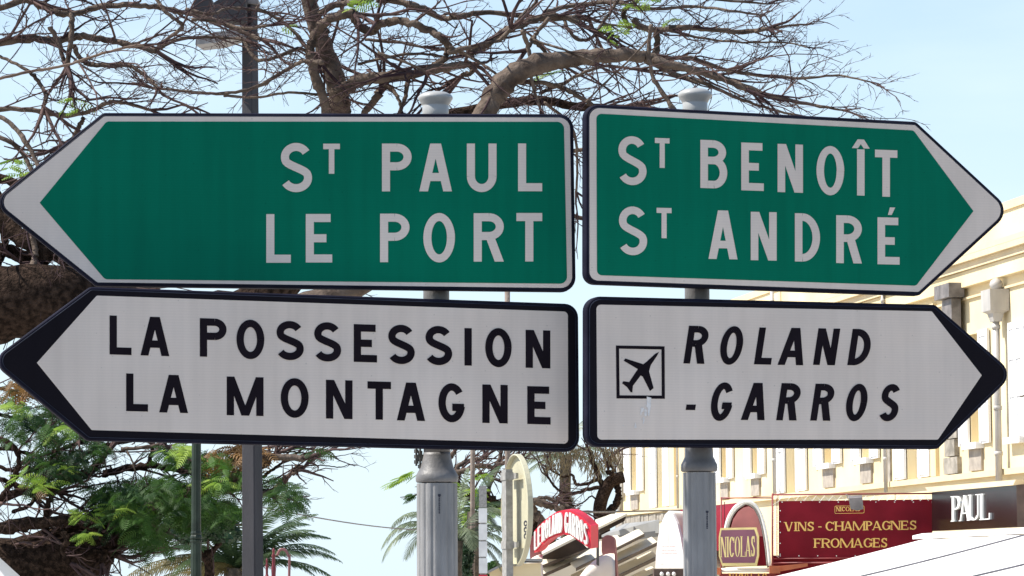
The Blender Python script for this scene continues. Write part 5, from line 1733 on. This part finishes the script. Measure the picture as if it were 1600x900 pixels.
mb = MB(); quad(mb, [(1022, 889), (1070, 889), (1070, 940), (1022, 940)], 65.0, .5); mb.build('counter_front', M['brown_box'], wp)
mb = MB()
for x in (1034, 1044, 1053):
    c = at(x, 897, 64.7); mb.lathe((c.x, c.y), [(.005, c.z - .04), (.03, c.z - .03), (.04, c.z), (.03, c.z + .03), (.005, c.z + .04)], 10)
    mb.tube([V((c.x, c.y, c.z + .035)), V((c.x, 65.05, c.z + .035))], .01, 5)
mb.build('small_lamps', M['white_letter'], wp, smooth=True, kind='stuff')
ks = root('low_kiosk', at(780, 1000, 60), 'low cream kiosk with grey roof edge between the white banded pole and the round sign', 'kiosk')
mb = MB(); quad(mb, [(765, 893), (800, 880), (845, 880), (845, 990), (765, 990)], 60, 3); mb.build('wall', M['wall'], ks)
mb = MB(); mb.prism([at(762, 892, 59.8), at(800, 873, 59.8), at(848, 873, 59.8), at(848, 877, 59.8), at(800, 877, 59.8), at(762, 896, 59.8)], V((0, 3.4, 0))); mb.build('roof', M['roof_grey'], ks)
mb = MB(); quad(mb, [(787, 889), (798, 885), (798, 940), (787, 940)], 59.95, .1); mb.build('shutter', M['maroon_frame'], ks)

# ---------------------------------------------------------------- round traffic sign seen from behind
YR = 24.0
C0 = at(811, 797, YR)
phi = radians(76)
e = V((cos(phi), -sin(phi), 0)); bn = V((-sin(phi), -cos(phi), 0))
rs = root('round_traffic_sign', V((C0.x, C0.y, .12)), 'round traffic sign seen from behind, beige back clamped to a steel channel post', 'road sign')
Rr = 87.5 * YR / FPX
N = 56
def cir(r, d): return [C0 + e * (r * cos(2 * pi * i / N)) + V((0, 0, r * sin(2 * pi * i / N))) + bn * d for i in range(N)]
rings = [cir(Rr - .006, -.004), cir(Rr, 0), cir(Rr, .035), cir(Rr - .008, .038), cir(Rr - .012, .034), cir(Rr - .014, .004)]
vs = [p for g in rings for p in g]
fs = [(i * N + j, i * N + (j + 1) % N, (i + 1) * N + (j + 1) % N, (i + 1) * N + j) for i in range(5) for j in range(N)] + [tuple(range(N)), tuple(5 * N + j for j in range(N))]
obj('disc', vs, fs, M['beige_paint'], rs)
def TR_(p): return C0 + e * p.x + bn * p.y + V((0, 0, p.z))
zp = Rr * .72
MB().box(-.060, .060, .062, .066, -C0.z, zp, TR_).box(-.064, -.060, .062, .112, -C0.z, zp, TR_).box(.060, .064, .062, .112, -C0.z, zp, TR_).box(-.060, .060, .108, .112, -C0.z, zp, TR_).build('channel_post', M['steel'], rs)
for zz in (Rr * .60, -Rr * .62):
    MB().box(-.14, .14, .038, .058, zz - .02, zz + .02, TR_).build('rail', M['steel'], rs)
    MB().box(-.075, .075, .0585, .118, zz - .028, zz + .028, TR_).build('clamp', M['steel'], rs)
mb = MB()
for k_, zz in enumerate((-.10, -.145, -.19)):
    c = C0 + e * (.21) + V((0, 0, zz)) + bn * .006
    pts = [(.055 * cos(a), .021 * sin(a)) for a in [i * pi / 8 for i in range(16)]]
    pin = [(.030 * cos(a), .010 * sin(a)) for a in [i * pi / 8 for i in range(16)]]
    V_ = [c + e * a + V((0, 0, b)) for a, b in pts] + [c + e * a + V((0, 0, b)) for a, b in pin]
    mb.add(V_, [(i, (i + 1) % 16, (i + 1) % 16 + 16, i + 16) for i in range(16)])
mb.build('small_sticker', M['mark'], rs, kind='stuff')

# ---------------------------------------------------------------- poles
def square_pole(name, label, cat, x0, x1, y0, y1, wa, wb_, Y, m, yaw, mp=None):
    """square tapered pole from y1 (top) to the ground"""
    top, bot = at(x1, y1, Y), at(x0, y0, Y)
    dirn = (top - bot) / (top.z - bot.z)
    g = bot - dirn * bot.z
    r = root(name, V((g.x, g.y, .12)), label, cat)
    mb = MB()
    vs = []
    for p, w in ((g + dirn * .1, wb_ * (1 + .02)), (bot, wb_), (top, wa)):
        h = w * Y / FPX / 2 / (abs(cos(yaw)) + abs(sin(yaw)))
        for a, b in ((-1, -.86), (-.86, -1), (.86, -1), (1, -.86), (1, .86), (.86, 1), (-.86, 1), (-1, .86)):
            vs.append(p + V(((a * cos(yaw) - b * sin(yaw)) * h, (a * sin(yaw) + b * cos(yaw)) * h, 0)))
    mb.add(vs, [(i * 8 + j, i * 8 + (j + 1) % 8, (i + 1) * 8 + (j + 1) % 8, (i + 1) * 8 + j) for i in range(2) for j in range(8)] + [tuple(range(16, 24))])
    mb.build('shaft', m, r)
    return r
YL = 21.0
sl_ = square_pole('street_light', 'slate grey square street light pole rising through the bare tree branches', 'street light', 395, 390, 900, -40, 25, 34.5, YL, M['pole'], radians(-30))
mb = MB(); mb.prism([at(x, y, YL - .2) for x, y in ((330, 30), (334, 4), (352, -8), (384, -8), (384, 34), (372, 30), (352, 28))], V((0, .25, 0))); mb.build('gear_box', M['pole'], sl_)
mb = MB(); mb.prism([at(x, y, YL - .3) for x, y in ((305, 70), (306, 62), (334, 50), (372, 46), (377, 54), (340, 66))], V((.02, .35, .02))); mb.build('lamp_head', M['post'], sl_)
mb = MB(); mb.prism([at(x, y, YL - .1) for x, y in ((300, 20), (304, 0), (330, -4), (330, 30))], V((0, .2, 0))); mb.build('side_box', M['pole'], sl_)
for yy in (5, 57):
    c = at(390, yy, YL); MB().box(-.06, .06, -.06, .06, -.014, .014, lambda p, c=c: c + p).build('band', M['lead'], sl_)
YP = 23.0
g = at(306, 1000, YP)
gp = root('lamp_post', V((g.x, g.y, .12)), 'slim dark green cast-iron post with a ringed joint in front of the leafy tree', 'lamp post')
kx = YP / FPX
z = lambda py: at(306.5, py, YP).z
prof = [(.08, .12), (.08, .3), (8.8 * kx, .5), (8.4 * kx, z(850)), (8.6 * kx, z(847)), (9.6 * kx, z(846)), (9.6 * kx, z(844)), (8.0 * kx, z(843)), (9.8 * kx, z(841)), (9.4 * kx, z(838)), (8.0 * kx, z(836)), (8.6 * kx, z(833)), (7.6 * kx, z(830)),
        (7.3 * kx, z(700)), (6.8 * kx, z(520)), (10 * kx, z(516)), (3 * kx, z(505)), (.01, z(500))]
xx = at(306.5, 850, YP).x
vs = []
MB().lathe((xx, YP), prof, 24, flute=.05).build('shaft', M['lamp_green'], gp)

wp_ = at(738, 990, 60)
wd = root('wooden_pole', V((wp_.x, wp_.y, .12)), 'grey-brown wooden utility pole just right of the left sign post', 'pole')
mb = MB(); mb.tube([V((wp_.x, wp_.y, 0)), V((at(738.5, 500, 60).x, 60, at(738.5, 500, 60).z))], [.045, .04], 12); mb.build('shaft', M['wood_pole'], wd, smooth=True)
wp_ = at(793, 990, 44)
wd = root('grey_pole', V((wp_.x, wp_.y, .12)), 'slim grey pole glimpsed in the slit between the two left road signs', 'pole')
mb = MB(); mb.tube([V((wp_.x, wp_.y, 0)), at(792.5, 330, 44)], .036, 12); mb.build('shaft', M['wood_pole'], wd, smooth=True)
wp_ = at(755.5, 990, 54)
wd = root('banded_pole', V((wp_.x, wp_.y, .12)), 'square white banded pole between the left sign post and the round traffic sign', 'pole')
zz = [at(755, y, 54).z for y in (990, 897, 871, 845, 818, 793)]
zz[0] = .0
for i in range(5):
    mb = MB().box(wp_.x - .068, wp_.x + .068, 53.93, 54.07, zz[i] + .012, zz[i + 1] - .012); mb.build('band', M['white_paint'] if i else M['red'], wd)
MB().box(wp_.x - .05, wp_.x + .05, 53.95, 54.05, 0, zz[-1] - .02).box(wp_.x - .062, wp_.x + .062, 53.936, 54.064, zz[-1], zz[-1] + .35).build('core', M['steel'], wd)

# overhead cable
mb = MB()
a, b = at(400, 791, 40), at(738, 829, 60)
pts = [a.lerp(b, i / 16) + V((0, 0, -.10 * sin(pi * i / 16))) for i in range(17)]
mb.tube(pts, .009, 5)
o = mb.build('overhead_cable', M['lead'], None)
o['label'] = 'thin dark cable crossing the pale sky between the grey pole and the left sign post'; o['category'] = 'cable'

# red finials and a curved pink bracket by the date palm
for nm, x, yt, w, lb in (('finial', 427.5, 856, 5.5, 'taller dark red ornamental post with a round knob beside the date palm'), ('finial', 417, 872, 4.2, 'shorter dark red ornamental post hidden partly behind the grey pole')):
    Y_ = 44.0; c = at(x, 900, Y_); kx = Y_ / FPX
    r = root('ornamental_post', V((c.x, c.y, .12)), lb, 'post')
    z = lambda py: at(x, py, Y_).z
    MB().lathe((c.x, c.y), [(w * .7 * kx, 0), (w * .6 * kx, z(898)), (w * .72 * kx, z(yt + 32)), (w * .45 * kx, z(yt + 26)), (w * .5 * kx, z(yt + 14)), (w * .66 * kx, z(yt + 12)), (w * .3 * kx, z(yt + 9)), (w * .36 * kx, z(yt + 6)), (w * .42 * kx, z(yt + 3)), (.004, z(yt))], 14).build('shaft', M['red_finial'], r, smooth=True)
Y_ = 44.3
c = at(446, 900, Y_)
r = root('curved_bracket', V((c.x, c.y, .12)), 'faded pink hooked lamp bracket behind the dark red ornamental posts', 'lamp bracket')
mb = MB(); mb.tube(smooth_path([V((c.x, c.y, 0)), at(452, 890, Y_), at(451, 870, Y_), at(446, 860, Y_), at(438, 859, Y_), at(433, 868, Y_)], 4), [.012] * 3 + [.018] * 18, 8); mb.build('hook', M['rose_band'], r, smooth=True)

# pale tent roof at the lower left corner
c = at(-55, 1000, 25)
r = root('parasol', V((c.x, c.y, .12)), 'pale grey market parasol cut off by the lower left corner', 'parasol')
ap = at(-62, 815, 25)
mb = MB()
n_ = 8
rim_ = [V((ap.x + .72 * cos(2 * pi * i / n_ + .2), ap.y + .72 * sin(2 * pi * i / n_ + .2), ap.z - .66)) for i in range(n_)]
mb.add([ap] + rim_ + [p + V((0, 0, -.12)) for p in rim_], [(0, 1 + i, 1 + (i + 1) % n_) for i in range(n_)] + [(1 + i, 1 + (i + 1) % n_, 1 + n_ + (i + 1) % n_, 1 + n_ + i) for i in range(n_)])
mb.build('canopy', M['canvas_white'], r)
mb = MB(); mb.tube([V((ap.x, ap.y, 0)), ap - V((0, 0, .03))], .025, 8); mb.build('pole', M['steel'], r)
